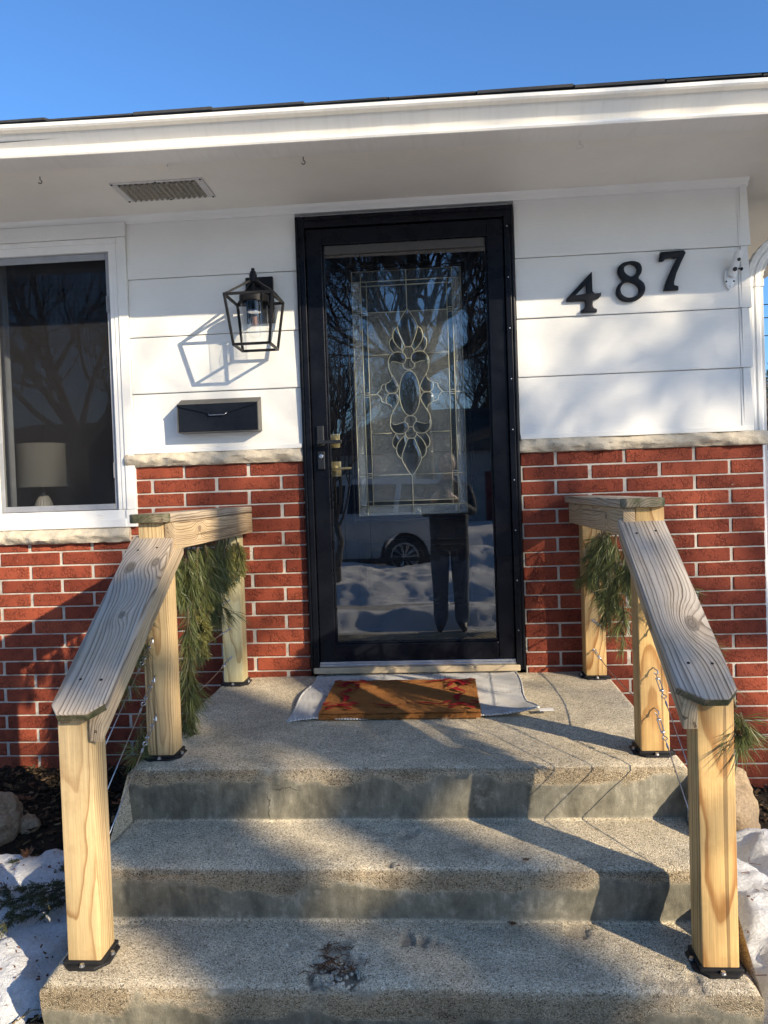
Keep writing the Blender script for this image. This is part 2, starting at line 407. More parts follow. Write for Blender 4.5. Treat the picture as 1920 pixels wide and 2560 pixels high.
def M_pebble_glass(name, scale=260, tint=(.34, .38, .38), refl=.22, strength=.9, dif=.55):
    t = NT(name); o = t.pos()
    h = t.m('ADD', t.vor(o, scale, 'SMOOTH_F1'), t.m('MULTIPLY', t.noise(o, scale*.5, 3), .6))
    nm = t.bump(h, strength, .004); sparkle_paint = t.ramp(t.vor(o, scale*.8), [(.1, .35), (.5, 1.), (.75, 1.9)])  # pebble sparkle, its lights and darks, painted into the diffuse colour
    tr = t.n('BsdfTransparent', {0: (*tint, 1)}).outputs[0]
    gl = t.n('BsdfGlossy', {0: (.9, .95, .95, 1), 'Roughness': .12, 'Normal': nm}).outputs[0]
    df = t.n('BsdfDiffuse', {0: t.mix(1, (.165, .17, .16), sparkle_paint, 'MULTIPLY') if dif > .3 else (.165, .17, .16, 1), 'Normal': nm}).outputs[0]
    a = t.n('MixShader', {0: dif, 1: tr, 2: df}).outputs[0]
    return t.done(t.n('MixShader', {0: refl, 1: a, 2: gl}).outputs[0])
def M_needle(name, a, b, tipc):
    t = NT(name); g = t.n('Attribute', attribute_name='shade').outputs['Fac']; p = t.pos()
    c = t.mix(g, a, b); c = t.mix(t.ramp(t.noise(p, 7, 2), [(.55, 0), (.75, .5)]), c, tipc)
    d = t.bsdf(col=c, rough=.45, spec=.4)
    tl = t.n('BsdfTranslucent', {0: t.mix(.3, c, (.25, .3, .06))}).outputs[0]
    return t.done(t.n('MixShader', {0: .25, 1: d, 2: tl}).outputs[0])
def M_bark(name, a=(.075, .06, .048), b=(.17, .145, .12)):
    t = NT(name); o = t.pos(); n = t.noise(t.mapv(o, (1, 1, .25)), 22, 6, .65)
    return t.done(t.bsdf(col=t.mix(n, a, b), rough=.9, spec=.2, normal=t.bump(n, .8, .02)))

BRICK = M_brick(); MORTAR = M_mortar(); STONE = M_limestone(); PAINT = M_paint(); SOFFIT = M_paint('soffit_paint', (.83, .78, .70), .2, (1, 8, 1))
GUTTER = M_gutter(); BLACK = M_black('black_paint'); BLACKM = M_black('black_metal', (.016, .016, .017), .38, .15); CONC = M_concrete(); SNOW = M_snow(); SOIL = M_soil()
VINYL = M_paint('white_vinyl', (.79, .77, .725), .1, (1, 1, 1))
SGLASS = M_thin_glass('storm_door_glass', 1.78); WGLASS = M_thin_glass('window_glass', 1.42); LGLASS = M_thin_glass('lantern_glass', 1.5, (.95, .96, .96))
CLEAR = M_pebble_glass('bevelled_glass', 40, (.30, .34, .34), .16, .12, .12); PEB1 = M_pebble_glass('pebbled_glass', 190, (.33, .37, .37), .3, 1.6); PEB2 = M_pebble_glass('fine_textured_glass', 330, (.33, .37, .37), .25, 1.4)
BRASS = simple('satin_brass', (.72, .55, .26), .35, .8, .06); GOLD = simple('brass_came', (.78, .70, .50), .4, .3, .05)
STEEL = simple('galvanised_steel', (.52, .53, .55), .35, 1.0, .1, 60); ALU = simple('mill_aluminium', (.62, .63, .65), .35, 1.0, .08); GREYV = simple('grey_screen_frame', (.30, .305, .32), .5, 0, .08)
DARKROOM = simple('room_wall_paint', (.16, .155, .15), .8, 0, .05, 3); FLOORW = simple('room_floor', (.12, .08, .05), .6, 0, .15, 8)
BARK = M_bark('bark'); TWIG = M_bark('twig_bark', (.05, .038, .03), (.12, .095, .075))
# ------------------------------------------------------------------ house
PC = .0647; Z0 = .998; BL = .3048
house = empty('house', (0, .1, -.5), 'white sided brick house with black front door and low eaves', 'house')
wall = MB()
wall.box((-3.2, .004, -.75), (-1.325, .1, .66)).box((-1.3249, .004, -.75), (-.494, .1, 1.0)).box((.494, .004, -.75), (1.551, .1, 1.0)).box((1.451, .1, -.75), (1.551, 5, 1.0))
wall = wall.build('brick_wall', MORTAR, house, world=True)
BR = {}
def brick_mesh(L):
    k = round(L, 2)
    if k not in BR:
        BR[k] = MB().bbox((-k/2, -.0285, -.0291), (k/2, .0285, .0291), .0035, 1).mesh('brick', BRICK)
    return BR[k]
def lay(k, x0, x1, off):
    j = math.floor((x0-off)/BL)
    while True:
        a = max(x0, off+j*BL+.006); b = min(x1, off+(j+1)*BL-.006); j += 1
        if a > x1-.02: break
        if b-a < .035: continue
        L = round(b-a, 2)
        o = bpy.data.objects.new('brick', brick_mesh(L))
        M = T((a+b)/2+random.uniform(-.001, .001), .0275+random.uniform(-.0015, .0015), Z0-(k-.5)*PC+random.uniform(-.0008, .0008)) @ Matrix.Rotation(random.gauss(0, .0025), 4, 'Y')
        link(o, wall, M)
for k in range(1, 25):
    offL = -1.2114 if k % 2 == 0 else -1.2114+BL/2
    offR = .6466 if k % 2 == 1 else .6466+BL/2
    xl = -1.322 if k <= 5 else -2.9
    if k <= 23: lay(k, xl, -.4935 if k <= 16 else -.82, offL)
    lay(k, .4935 if k <= 16 else .80, 1.552, offR)
# end strip of brick at the wall's right corner, returning along the side wall
side = MB()
for k in range(1, 25):
    for j in range(3):
        a = .06+j*BL+(0 if k % 2 else BL/2)-BL/2
        side.bbox((1.545, max(.058, a+.006), Z0-k*PC+.004), (1.556, a+BL-.006, Z0-(k-1)*PC-.004), .003, 1)
side.build('side_wall_brickwork', BRICK, wall, world=True)['kind'] = 'stuff'

# rock faced limestone ledges and window sill
def stone(name, x0, x1, z0, z1, seed, depth=.035):
    nx = int((x1-x0)/.012)+2; prof = []
    zz = np.concatenate([[z0]*3, np.linspace(z0+.002, z1-.002, 9), [z1]*3])
    yy = np.array([.06, .02, -.012] + [0]*9 + [-.02, .02, .06], float)
    t = np.linspace(0, 1, 9); yy[3:12] = -depth*(.55+.45*np.sin(np.pi*np.clip(t, .05, .95)))
    xs = np.linspace(x0, x1, nx)
    X = np.repeat(xs[None, :], 15, 0); Y = np.repeat(yy[:, None], nx, 1); Z = np.repeat(zz[:, None], nx, 1)
    nz = fbm(X*14, Z*30, seed, 5, seed); chip = np.abs(fbm(X*26+3, Z*40, 1, 4, seed+4))
    w = np.zeros(15); w[2:13] = 1
    Y = Y + w[:, None]*(nz*.035 + chip*.03)
    ed = np.exp(-np.minimum(X-x0, x1-X)/.006); Y = Y + w[:, None]*ed*.01
    Z = Z + np.where((w > 0)[:, None], fbm(X*20, Z*9, 2, 3, seed+9)*.006, 0)
    m = MB().grid(X, Y, Z)
    m.add([(x0, y, z) for y, z in zip(Y[:, 0], Z[:, 0])], [tuple(range(15))]); m.add([(x1, y, z) for y, z in zip(Y[:, -1], Z[:, -1])], [tuple(range(15))[::-1]])
    return m.build(name, STONE, house, world=True, smooth=50)
stone('stone_ledge', -1.333, -.494, .994, 1.055, 3)
stone('stone_ledge', .486, 1.575, .994, 1.055, 8)
stone('window_sill', -2.66, -1.322, .648, .716, 5, .045)

# lapped siding boards
def board(x0, x1, z0, z1, name='siding_board', y=.0):
    n = max(2, int((x1-x0)/.08)); xs = np.linspace(x0, x1, n)
    pr = [(.03, z0+.003), (-.0105+y, z0), (-.012+y, z0+.004), (-.004+y, z1), (.03, z1)]
    X = np.repeat(xs[None, :], 5, 0); Y = np.array([[p[0]]*n for p in pr]) + fbm(X*2, 0, z0*9, 2, 3)*.003; Z = np.array([[p[1]]*n for p in pr])
    m = MB().grid(X, Y, Z)
    m.add([(x0, p[0], p[1]) for p in pr], [(0, 1, 2, 3, 4)]); m.add([(x1, p[0], p[1]) for p in pr], [(4, 3, 2, 1, 0)])
    return m.build(name, PAINT, sidewall, world=True)
sidewall = MB().box((-3.2, .02, .99), (-2.6, .1, 2.2)).box((-1.33, .02, .99), (-.48, .1, 2.2)).box((-2.61, .02, 2.02), (-1.32, .1, 2.2)).box((-.481, .021, 2.1), (.481, .1, 2.2)).box((.48, .02, .99), (1.49, .1, 2.2)).box((1.40, .1, .99), (1.49, 5, 2.2)).build('siding_wall', PAINT, house, world=True)
for a, b in ((1.062, 1.332), (1.334, 1.593), (1.595, 1.861), (1.863, 2.135)):
    board(-1.284, -.494, a, b); board(.494, 1.4605, a, b); board(-3.2, -2.66, a, b)
    board(1.4602, 1.502, a, b, 'corner_cap', -.0025)
    MB().prism([(1.47, a), (1.512, a), (1.499, b), (1.47, b)], -.014, .3, 'XZ').build('corner_cap', PAINT, sidewall, world=True)
MB().bbox((-1.29, -.022, 1.0545), (-.4945, .02, 1.075), .003).build('base_trim', PAINT, sidewall, world=True)
MB().bbox((.4945, -.022, 1.0545), (1.506, .02, 1.077), .003).build('base_trim', PAINT, sidewall, world=True)
# cove moulding where wall meets soffit
cp = [(.02, 2.118), (-.012, 2.118), (-.014, 2.126), (-.024, 2.134), (-.034, 2.141), (-.038, 2.15), (.02, 2.15)]
MB().prism(cp, -3.2, 1.506, 'YZ').build('cove_moulding', PAINT, sidewall, world=True, smooth=40)

# ------------------------------------------------------------------ eaves, gutter and roof
XE = 2.235
soff = MB().box((-3.3, -.60, 2.1505), (XE-.12, .04, 2.17)).box((1.49, .0401, 2.1505), (XE-.12, 5, 2.17)).build('soffit', SOFFIT, house, world=True)
MB().box((-3.3, -.585, 2.145), (XE-.135, -.568, 2.1503)).build('soffit_strip', SOFFIT, soff, world=True)
gp = [(-.592, 2.121), (-.690, 2.121), (-.703, 2.124), (-.707, 2.131), (-.705, 2.139), (-.690, 2.142), (-.672, 2.148), (-.672, 2.157), (-.684, 2.176), (-.702, 2.191), (-.709, 2.200), (-.709, 2.2085), (-.740, 2.2095), (-.746, 2.216), (-.746, 2.228), (-.738, 2.232), (-.728, 2.228), (-.728, 2.215), (-.70, 2.206), (-.60, 2.20), (-.592, 2.22)]
def sag(x): return -.009*x
g = MB(); xs = np.linspace(-3.3, XE-.1, 40)
X = np.repeat(xs[None, :], len(gp), 0); Y = np.array([[p[0]]*40 for p in gp]); Z = np.array([[p[1]]*40 for p in gp]) + sag(X) + fbm(X*1.3, 0, 0, 3, 5)*.006
X[:, -1] += np.array([(-p[0]-.63) for p in gp])
g.grid(X, Y, Z)
gut = g.build('gutter', GUTTER, house, world=True, smooth=35)
g = MB(); ys = np.linspace(0, 5.5, 12)
X = np.array([[XE-.1+(-p[0]-.63)]*12 for p in gp]); Z = np.array([[p[1]+sag(2.2)]*12 for p in gp])
Y = np.array([[p[0]]+list(ys[1:]-.6) for p in gp]); g.grid(X, Y, Z); g.build('side_gutter', GUTTER, gut, world=True, smooth=35)
sl = 4/12
roofm = simple('asphalt_shingle', (.035, .035, .037), .9, 0, .3, 60, .9, 400)
roof = MB().add([(-3.4, -.715, 2.245+.03), (2.25, -.715, 2.245), (-.6, 3.0, 3.35), (-3.4, 3.0, 3.35), (2.25, 6, 2.245)], [(0, 1, 2, 3), (1, 4, 2)]).add([(-3.4, -.70, 2.2), (2.2, -.70, 2.2), (2.2, 6, 2.2), (-3.4, 6, 2.2)], [(0, 1, 2, 3)]).build('roof', roofm, house, world=True)
x = -3.35
while x < 2.2:
    w = random.uniform(.26, .34); th = random.choice((.006, .008, .010))
    zz = 2.238+sag(x)
    m = MB(); a, b = x+.003, x+w-.003
    y0 = -.735-random.uniform(0, .006)
    m.add([(a, y0, zz), (b, y0, zz), (b, -.45, zz+.095), (a, -.45, zz+.095), (a, y0, zz+th), (b, y0, zz+th), (b, -.45, zz+.095+th), (a, -.45, zz+.095+th)], [(0, 3, 2, 1), (4, 5, 6, 7), (0, 1, 5, 4), (1, 2, 6, 5), (2, 3, 7, 6), (3, 0, 4, 7)])
    m.build('shingle', roofm, roof, world=True); x += w
# soffit vent
vent = MB(); fr = simple('vent_frame_paint', (.60, .58, .55), .5)
for a, b in (((-1.195, -.393), (-.803, -.378)), ((-1.195, -.207), (-.803, -.192)), ((-1.195, -.3779), (-1.165, -.2071)), ((-.835, -.3779), (-.803, -.2071))):
    vent.bbox((a[0], a[1], 2.1455), (b[0], b[1], 2.1503), .0015, 1)
vent = vent.build('soffit_vent', fr, house, world=True)
xs = np.linspace(-1.166, -.834, 140); ph = (xs+1.166)/.332*14*2*math.pi
X = np.repeat(xs[None, :], 6, 0); Y = np.repeat(np.linspace(-.379, -.206, 6)[:, None], 140, 1); Zv = np.repeat((2.1435+.0045*np.cos(ph))[None, :], 6, 0)
tv = NT('vent_mesh'); o_ = tv.pos(); hol = tv.ramp(tv.vor(o_, 260), [(.25, (.05, .045, .038)), (.5, (.33, .29, .23))])
MB().grid(X, Y, Zv).build('corrugated_mesh', tv.done(tv.bsdf(col=hol, rough=.5, metal=.2)), vent, world=True, smooth='all')
for sx, sy in ((-1.185, -.386), (-1.0, -.386), (-.812, -.386), (-1.185, -.199), (-1.0, -.199), (-.812, -.199)):
    MB().lathe([(.005, 0), (.005, -.0015), (.003, -.003), (.0005, -.0033)], 10, T(sx, sy, 2.1455)).build('screw', BLACKM, vent, world=True)
# little hooks left in the soffit
for i, (hx, hy) in enumerate(((-1.43, -.50), (-.895, -.535), (-.36, -.52), (.70, -.50), (.02, -.075))):
    pts = [(hx, hy, 2.15)] + [(hx+.012*math.sin(a)*(1 if i % 2 else .6), hy, 2.136-.012*(1-math.cos(a))*.6) for a in np.linspace(0, 4.6, 8)]
    MB().tube(pts, .0018, 6).build('cup_hook', BLACKM if i % 2 == 0 and i < 4 else PAINT, soff, world=True)
# downspout with ribbed elbow at the house's right corner
dsp = MB(); cr = [(-.034, -.026), (-.02, -.028), (-.016, -.022), (-.006, -.022), (-.002, -.028), (.012, -.028), (.02, -.022), (.03, -.026), (.034, -.018), (.034, .026), (-.034, .026)]
def sweep(m, path, cr, scl=None):
    ring = []
    for i, p in enumerate(path):
        a = path[max(0, i-1)]; b = path[min(len(path)-1, i+1)]
        M = axis_matrix(p, Vector(a)-Vector(b), (1, 0, 0)); s_ = scl[i] if scl else 1
        ring.append([M @ Vector((c[0]*s_, c[1]*s_, 0)) for c in cr])
    n = len(cr); vs = [v for r in ring for v in r]
    m.add(vs, [(i*n+j, i*n+(j+1) % n, (i+1)*n+(j+1) % n, (i+1)*n+j) for i in range(len(path)-1) for j in range(n)])
DX, DY = 1.565, .085
sweep(dsp, [(DX-.006, DY, 1.70), (DX-.003, DY, 1.3), (DX, DY, .9), (DX+.003, DY, .2), (DX+.003, DY, -.55)], cr)
dsp = dsp.build('downspout', VINYL, house, world=True, smooth=25)
band_ = MB(); sweep(band_, [(DX-.006, DY, 1.735), (DX-.006, DY, 1.70)], [(a*1.1, b*1.15) for a, b in cr]); band_.build('downspout_band', VINYL, dsp, world=True, smooth=25)
el = MB(); pth = []; sc_ = []
for i in range(41):
    a = i/40*1.25; R = .30
    pth.append((DX-.006+R*(1-math.cos(a)), DY, 1.73+R*math.sin(a)*.72)); sc_.append(1.06 if i % 4 in (0, 1) else .99)
pth.append((DX+.5, DY, 2.14)); sc_.append(1.02)
sweep(el, pth[::-1], cr, sc_[::-1]); el.build('downspout_elbow', GUTTER, dsp, world=True, smooth=25)

# ------------------------------------------------------------------ window
win = empty('window', (-1.95, 0, .72), parent=house)
tr = MB().bbox((-1.331, -.020, .80), (-1.2855, .03, 2.0595), .003).bbox((-1.336, -.019, .718), (-1.2865, .03, .7995), .003).bbox((-2.66, -.020, .718), (-2.6, .03, 2.0595), .003).bbox((-2.66, -.024, 2.06), (-1.283, .03, 2.126), .003)
tr.build('casing', PAINT, win, world=True)
fm = MB()
fm.bbox((-1.374, -.010, .80), (-1.3315, .06, 2.04), .003).bbox((-1.352, -.014, .803), (-1.332, .05, 2.035), .002)
fm.bbox((-2.60, -.010, .80), (-2.55, .06, 2.04), .003).bbox((-2.599, -.0105, 1.999), (-1.332, .06, 2.0595), .003).bbox((-2.599, -.016, 2.035), (-1.332, .05, 2.0585), .002)
fm.bbox((-2.599, -.012, .757), (-1.332, .06, .7995), .003).bbox((-2.62, -.022, .718), (-1.333, .06, .758), .004).bbox((-2.0, -.010, .80), (-1.952, .06, 1.999), .003)
fm.build('frame', VINYL, win, world=True)
for wx in (-1.88, -1.46, -2.3):
    MB().bbox((wx-.016, -.0145, .7735), (wx+.016, -.0125, .7815), .0008, 1).bbox((wx-.013, -.0152, .7758), (wx+.013, -.0135, .7792), .0006, 1).build('weep_cover', VINYL, win, world=True)
scr = NT('insect_screen'); so = scr.n('MixShader', {0: .42, 1: scr.n('BsdfTransparent').outputs[0], 2: scr.n('BsdfDiffuse', {0: (.03, .03, .033, 1)}).outputs[0]}).outputs[0]; SCREEN = scr.done(so)
for a, b in ((-1.950, -1.376), (-2.549, -2.002)):
    sf = MB().bbox((a, .004, .802), (a+.018, .014, 1.997), .002).bbox((b-.018, .004, .802), (b, .014, 1.997), .002).bbox((a+.0182, .0045, .802), (b-.0182, .0135, .829), .002).bbox((a+.0182, .0045, 1.966), (b-.0182, .0135, 1.997), .002)
    sf = sf.build('screen_frame', GREYV, win, world=True)
    MB().add([(a+.01, .010, .81), (b-.01, .010, .81), (b-.01, .010, 1.99), (a+.01, .010, 1.99)], [(0, 1, 2, 3)]).build('insect_screen', SCREEN, sf, world=True)
    if a > -2: 
        for lz in (1.76, .985):
            MB().tube([(b-.004, .003, lz+.04), (b-.016, -.001, lz+.035), (b-.016, -.001, lz-.035), (b-.004, .003, lz-.04)], .003, 6).build('pull_tab', GREYV, sf, world=True)
    MB().box((a, .03, .80), (b, .036, 1.999)).build('pane', WGLASS, win, world=True)
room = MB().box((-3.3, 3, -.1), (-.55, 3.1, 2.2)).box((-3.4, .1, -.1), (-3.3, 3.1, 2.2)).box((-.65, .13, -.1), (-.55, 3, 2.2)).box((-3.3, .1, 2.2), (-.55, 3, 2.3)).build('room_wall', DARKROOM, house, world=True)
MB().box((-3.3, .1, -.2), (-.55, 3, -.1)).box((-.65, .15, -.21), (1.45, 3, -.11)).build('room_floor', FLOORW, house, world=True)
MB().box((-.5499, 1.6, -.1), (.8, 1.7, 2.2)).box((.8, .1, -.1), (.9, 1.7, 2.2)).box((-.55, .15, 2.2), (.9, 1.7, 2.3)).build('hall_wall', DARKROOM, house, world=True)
# curtain at the window's left half
cx = np.linspace(-2.55, -1.98, 60); X = np.repeat(cx[None], 4, 0); Yc = .2+.025*np.sin(cx*70)[None]+np.zeros((4, 60)); Zc = np.repeat(np.linspace(.1, 2.1, 4)[:, None], 60, 1)
MB().grid(X, Yc, Zc).build('curtain', simple('curtain_cloth', (.30, .31, .33), .9), house, world=True, smooth='all')

# ------------------------------------------------------------------ doors
cas = MB()
def casing_leg(m, x0, x1, s):
    m.bbox((x0, -.03, .045), (x1, .09, 2.0985), .003)
cas.bbox((-.491, -.028, .02), (-.462, .10, 2.0985), .004).bbox((.462, -.028, .02), (.489, .10, 2.0985), .004).bbox((-.4619, -.0275, 2.062), (.4619, .10, 2.098), .004)
cas.bbox((-.472, -.036, .03), (-.448, .02, 2.07), .003).bbox((.446, -.036, .03), (.472, .02, 2.07), .003).bbox((-.4479, -.0355, 2.044), (.4459, .02, 2.07), .003)
cas.bbox((-.484, -.034, .03), (-.476, .02, 2.085), .002).bbox((.476, -.034, .03), (.484, .02, 2.085), .002).bbox((-.4759, -.0335, 2.078), (.4759, .02, 2.086), .002)
frame = cas.build('door_frame', BLACK, house, world=True)
for hz in np.linspace(.2, 2.0, 9):
    MB().lathe([(.0035, 0), (.003, .0015), (.0005, .0022)], 8, axis_matrix((.459, -.036, hz), (0, -1, 0))).build('screw', STEEL, frame, world=True)
sdm = MB()
sdm.bbox((-.446, -.022, .07), (-.372, .018, 2.040), .004).bbox((.370, -.022, .07), (.444, .018, 2.040), .004).bbox((-.3719, -.0218, 1.967), (.3699, .018, 2.040), .004).bbox((-.3719, -.0218, .071), (.3699, .018, .149), .004)
sdm.bbox((-.3719, -.010, .1495), (-.364, .012, 1.966), .002).bbox((.362, -.010, .1495), (.3699, .012, 1.966), .002).bbox((-.3638, -.010, .1495), (.3618, .012, .157), .002)
storm = sdm.build('storm_door', BLACK, house, world=True)
MB().bbox((-.3638, -.009, 1.926), (.3618, .012, 1.9665), .003).build('screen_cassette', simple('taupe_cassette', (.055, .05, .045), .5), storm, world=True)
MB().box((-.370, .0005, .15), (.368, .0045, 1.966)).build('pane', SGLASS, storm, world=True)
h = MB().bbox((-.4225, -.036, 1.059), (-.390, -.022, 1.151), .004).bbox((-.4225, -.036, .953), (-.390, -.022, 1.036), .004)
h.bbox((-.418, -.066, 1.064), (-.402, -.036, 1.082), .003).bbox((-.418, -.078, 1.0655), (-.305, -.066, 1.0815), .003)
h.build('handle', simple('handle_black', (.02, .02, .02), .4), storm, world=True)
MB().lathe([(.0095, 0), (.0095, .002), (.0075, .003), (.0025, .003), (.0025, .001)], 20, axis_matrix((-.4065, -.036, 1.012), (0, -1, 0))).build('lock_cylinder', STEEL, storm, world=True, smooth=40)
MB().bbox((-.447, -.026, .058), (.445, .016, .0695), .002).bbox((-.449, -.030, .046), (.447, .02, .0578), .002).build('door_sweep', ALU, storm, world=True)
MB().bbox((-.475, -.045, .018), (.462, .03, .0455), .004).bbox((-.462, .0301, .02), (.462, .15, .05), .003).build('threshold', simple('tan_threshold', (.42, .33, .22), .5, 0, .15, 12), house, world=True)
# entry door with leaded glass
DY0 = .09
ed = MB(); ed.box((-.455, DY0, .05), (-.2545, DY0+.044, 2.06)).box((.2545, DY0, .05), (.455, DY0+.044, 2.06)).box((-.2544, DY0, 1.873), (.2544, DY0+.044, 2.06)).box((-.2544, DY0, .05), (.2544, DY0+.044, .730))
entry = ed.build('entry_door', BLACK, house, world=True)
def frame_ring(m, x0, x1, z0, z1, w, y0, y1, bev):
    m.bbox((x0, y0, z0), (x0+w, y1, z1), bev).bbox((x1-w, y0, z0), (x1, y1, z1), bev).bbox((x0+w, y0, z0), (x1-w, y1, z0+w), bev).bbox((x0+w, y0, z1-w), (x1-w, y1, z1), bev)
m = MB(); frame_ring(m, -.285, .285, .70, 1.903, .014, DY0-.014, DY0+.002, .005); frame_ring(m, -.271, .271, .714, 1.889, .017, DY0-.008, DY0+.003, .004); m.build('glass_moulding', BLACK, entry, world=True)
m = MB(); frame_ring(m, -.262, .262, .30, .618, .012, DY0-.010, DY0+.002, .004); frame_ring(m, -.232, .232, .33, .588, .008, DY0-.006, DY0+.002, .003); m.bbox((-.205, DY0-.008, .357), (.205, DY0+.002, .561), .006); m.build('raised_panel', BLACK, entry, world=True)
m = MB().bbox((-.40, DY0-.012, 1.055), (-.333, DY0+.001, 1.120), .002).lathe([(.026, 0), (.026, .010), (.020, .016), (.002, .017)], 24, axis_matrix((-.368, DY0-.012, 1.088), (0, -1, 0)))
m.build('deadbolt', BRASS, entry, world=True, smooth=35)
m = MB().bbox((-.40, DY0-.010, .921), (-.332, DY0+.001, .991), .002).lathe([(.022, 0), (.022, .006), (.012, .014), (.012, .045), (.002, .046)], 20, axis_matrix((-.366, DY0-.010, .957), (0, -1, 0))).bbox((-.372, DY0-.058, .951), (-.278, DY0-.046, .962), .003)
m.build('lever_handle', BRASS, entry, world=True, smooth=35)
# panes: outer border, bevel strips, inner fields
YG = DY0+.010
X0_, X1_, X2_ = .2535, .2125, .187
ZT, ZT1, ZT2, ZB, ZB1, ZB2 = 1.872, 1.8235, 1.8025, .731, .7765, .797
def pane(x0, x1, z0, z1, mat, y=YG): 
    MB().box((x0+.001, y, z0+.001), (x1-.001, y+.004, z1-.001)).build('pane', mat, entry, world=True)
hz = [ZT1, 1.679, 1.297, .919, ZB1]
for s in (-1, 1):
    for i in range(4):
        a, b = sorted((s*X1_, s*X0_)); pane(a, b, hz[i+1], hz[i], PEB1)
        a, b = sorted((s*X2_, s*X1_)); pane(a, b, hz[i+1], hz[i], CLEAR)
    a, b = sorted((0, s*X1_)); pane(a, b, ZT1, ZT, CLEAR); pane(a, b, ZB, ZB1, PEB1)
    a, b = sorted((s*X1_, s*X0_)); pane(a, b, ZT1, ZT, CLEAR); pane(a, b, ZB, ZB1, PEB1)
    a, b = sorted((0, s*X2_)); pane(a, b, ZT2, ZT1, CLEAR); pane(a, b, ZB1, ZB2, CLEAR)
    for i, (a_, b_) in enumerate(((ZT2, 1.679), (1.679, 1.481), (1.481, 1.297), (1.297, 1.1145), (1.1145, .919), (.919, ZB2))):
        a, b = sorted((0, s*X2_)); pane(a, b, b_, a_, CLEAR if i == 0 else PEB2)
# cames
def came(pts, r=.0021, closed=False):
    MB().tube([(p[0], YG-.001, p[1]) for p in pts], r, 6, closed=closed).build('came', GOLD, entry, world=True, smooth='all')
def spline(P, n=6):
    out = []
    P = [Vector((*p, 0)) for p in P]; k = len(P)
    for i in range(k-1):
        a, b, c, d = P[max(0, i-1)], P[i], P[i+1], P[min(k-1, i+2)]
        for j in range(n):
            t = j/n
            q = .5*((2*b)+(c-a)*t+(2*a-5*b+4*c-d)*t*t+(3*b-a-3*c+d)*t**3); out.append((q.x, q.y))
    out.append((P[-1].x, P[-1].y)); return out
for s in (-1, 1):
    came([(s*X1_, ZB), (s*X1_, ZT)]); came([(s*X2_, ZB1), (s*X2_, ZT1)])
    for z in (1.679, 1.297, .919):
        x_in = {1.679: 0.004, 1.297: .1532, .919: .004}[z]
        came([(s*x_in, z), (s*X0_, z)], .0018)
        for dz in (-.010, .010): came([(s*X2_, z+dz), (s*X1_, z+dz)], .0018)
    came([(s*.09, 1.481), (s*X2_, 1.481)], .0018); came([(s*.09, 1.1145), (s*X2_, 1.1145)], .0018)
for z in (ZT1, ZT2, ZB1, ZB2): came([(-X0_ if z in (ZT1, ZB1) else -X1_, z), (X0_ if z in (ZT1, ZB1) else X1_, z)])
came([(0, 1.689), (0, ZT)]); came([(0, ZB), (0, .913)])
came([(-X0_, ZB+.001), (X0_, ZB+.001), (X0_, ZT-.001), (-X0_, ZT-.001)], .002, True)
MOT = {'spear': [(-.001, 1.6887), (-.0145, 1.6713), (-.0295, 1.6459), (-.0425, 1.6204), (-.046, 1.6025), (-.0418, 1.5821), (-.0325, 1.5575), (-.0213, 1.5287), (-.0136, 1.5143)],
 'p1': [(-.0458, 1.6085), (-.0616, 1.5952), (-.0692, 1.5754), (-.0698, 1.5593), (-.0635, 1.5388), (-.05, 1.518), (-.0304, 1.4989), (-.0257, 1.4927)],
 'p2': [(-.0718, 1.5594), (-.0814, 1.5518), (-.0868, 1.5359), (-.0846, 1.5156), (-.077, 1.5011), (-.0692, 1.4907)],
 'oct': [(0, 1.513), (-.0137, 1.5131), (-.0242, 1.5007), (-.0259, 1.4866), (-.0169, 1.4781), (-.0113, 1.4638), (-.0114, 1.4603), (0, 1.4603)],
 'circ': [(-.0114, 1.4597), (-.0159, 1.4458), (-.0264, 1.4342), (-.026, 1.4221), (-.017, 1.4116), (0, 1.4076)],
 'lobe': [(-.0259, 1.4866), (-.0468, 1.4916), (-.0673, 1.4886), (-.084, 1.4752), (-.0936, 1.4555), (-.0954, 1.4394), (-.0937, 1.4272)],
 'lobe2': [(-.0937, 1.4272), (-.0893, 1.4391), (-.0768, 1.4466), (-.0565, 1.4449), (-.0364, 1.4387), (-.0264, 1.435)],
 'side': [(-.0937, 1.4272), (-.0904, 1.4068), (-.0808, 1.3882), (-.0673, 1.3653), (-.0558, 1.3446), (-.0503, 1.3282)],
 'drop': [(-.0808, 1.3882), (-.0814, 1.37), (-.0921, 1.3543), (-.1066, 1.3468), (-.1113, 1.3309), (-.1077, 1.3145), (-.094, 1.3012), (-.0799, 1.3005), (-.0612, 1.3064), (-.0504, 1.3262)],
 'ear': [(-.1067, 1.3448), (-.121, 1.3434), (-.1315, 1.3358), (-.134, 1.3217), (-.1532, 1.30)]}
for k, P in MOT.items():
    Q = spline(P)
    for sx in (1, -1):
        for sz in (1, -1):
            came([(sx*a, 1.3005+sz*(b-1.3005)) for a, b in Q], .0023)
came([(.048*math.sin(a), 1.2975+.105*math.cos(a)) for a in np.linspace(0, 2*math.pi, 40)[:-1]], .0023, True)
def bev_pane(poly):
    cxm = sum(p[0] for p in poly)/len(poly); czm = sum(p[1] for p in poly)/len(poly); n = len(poly)
    v = [(p[0], YG-.0006, p[1]) for p in poly] + [(cxm+(p[0]-cxm)*.72, YG-.0045, czm+(p[1]-czm)*.72) for p in poly]
    MB().add(v, [(i, (i+1) % n, n+(i+1) % n, n+i) for i in range(n)]+[tuple(n+i for i in range(n))]).build('pane', CLEAR, entry, world=True)
bev_pane([(.046*math.sin(a), 1.2975+.102*math.cos(a)) for a in np.linspace(0, 2*math.pi, 32)[:-1]])
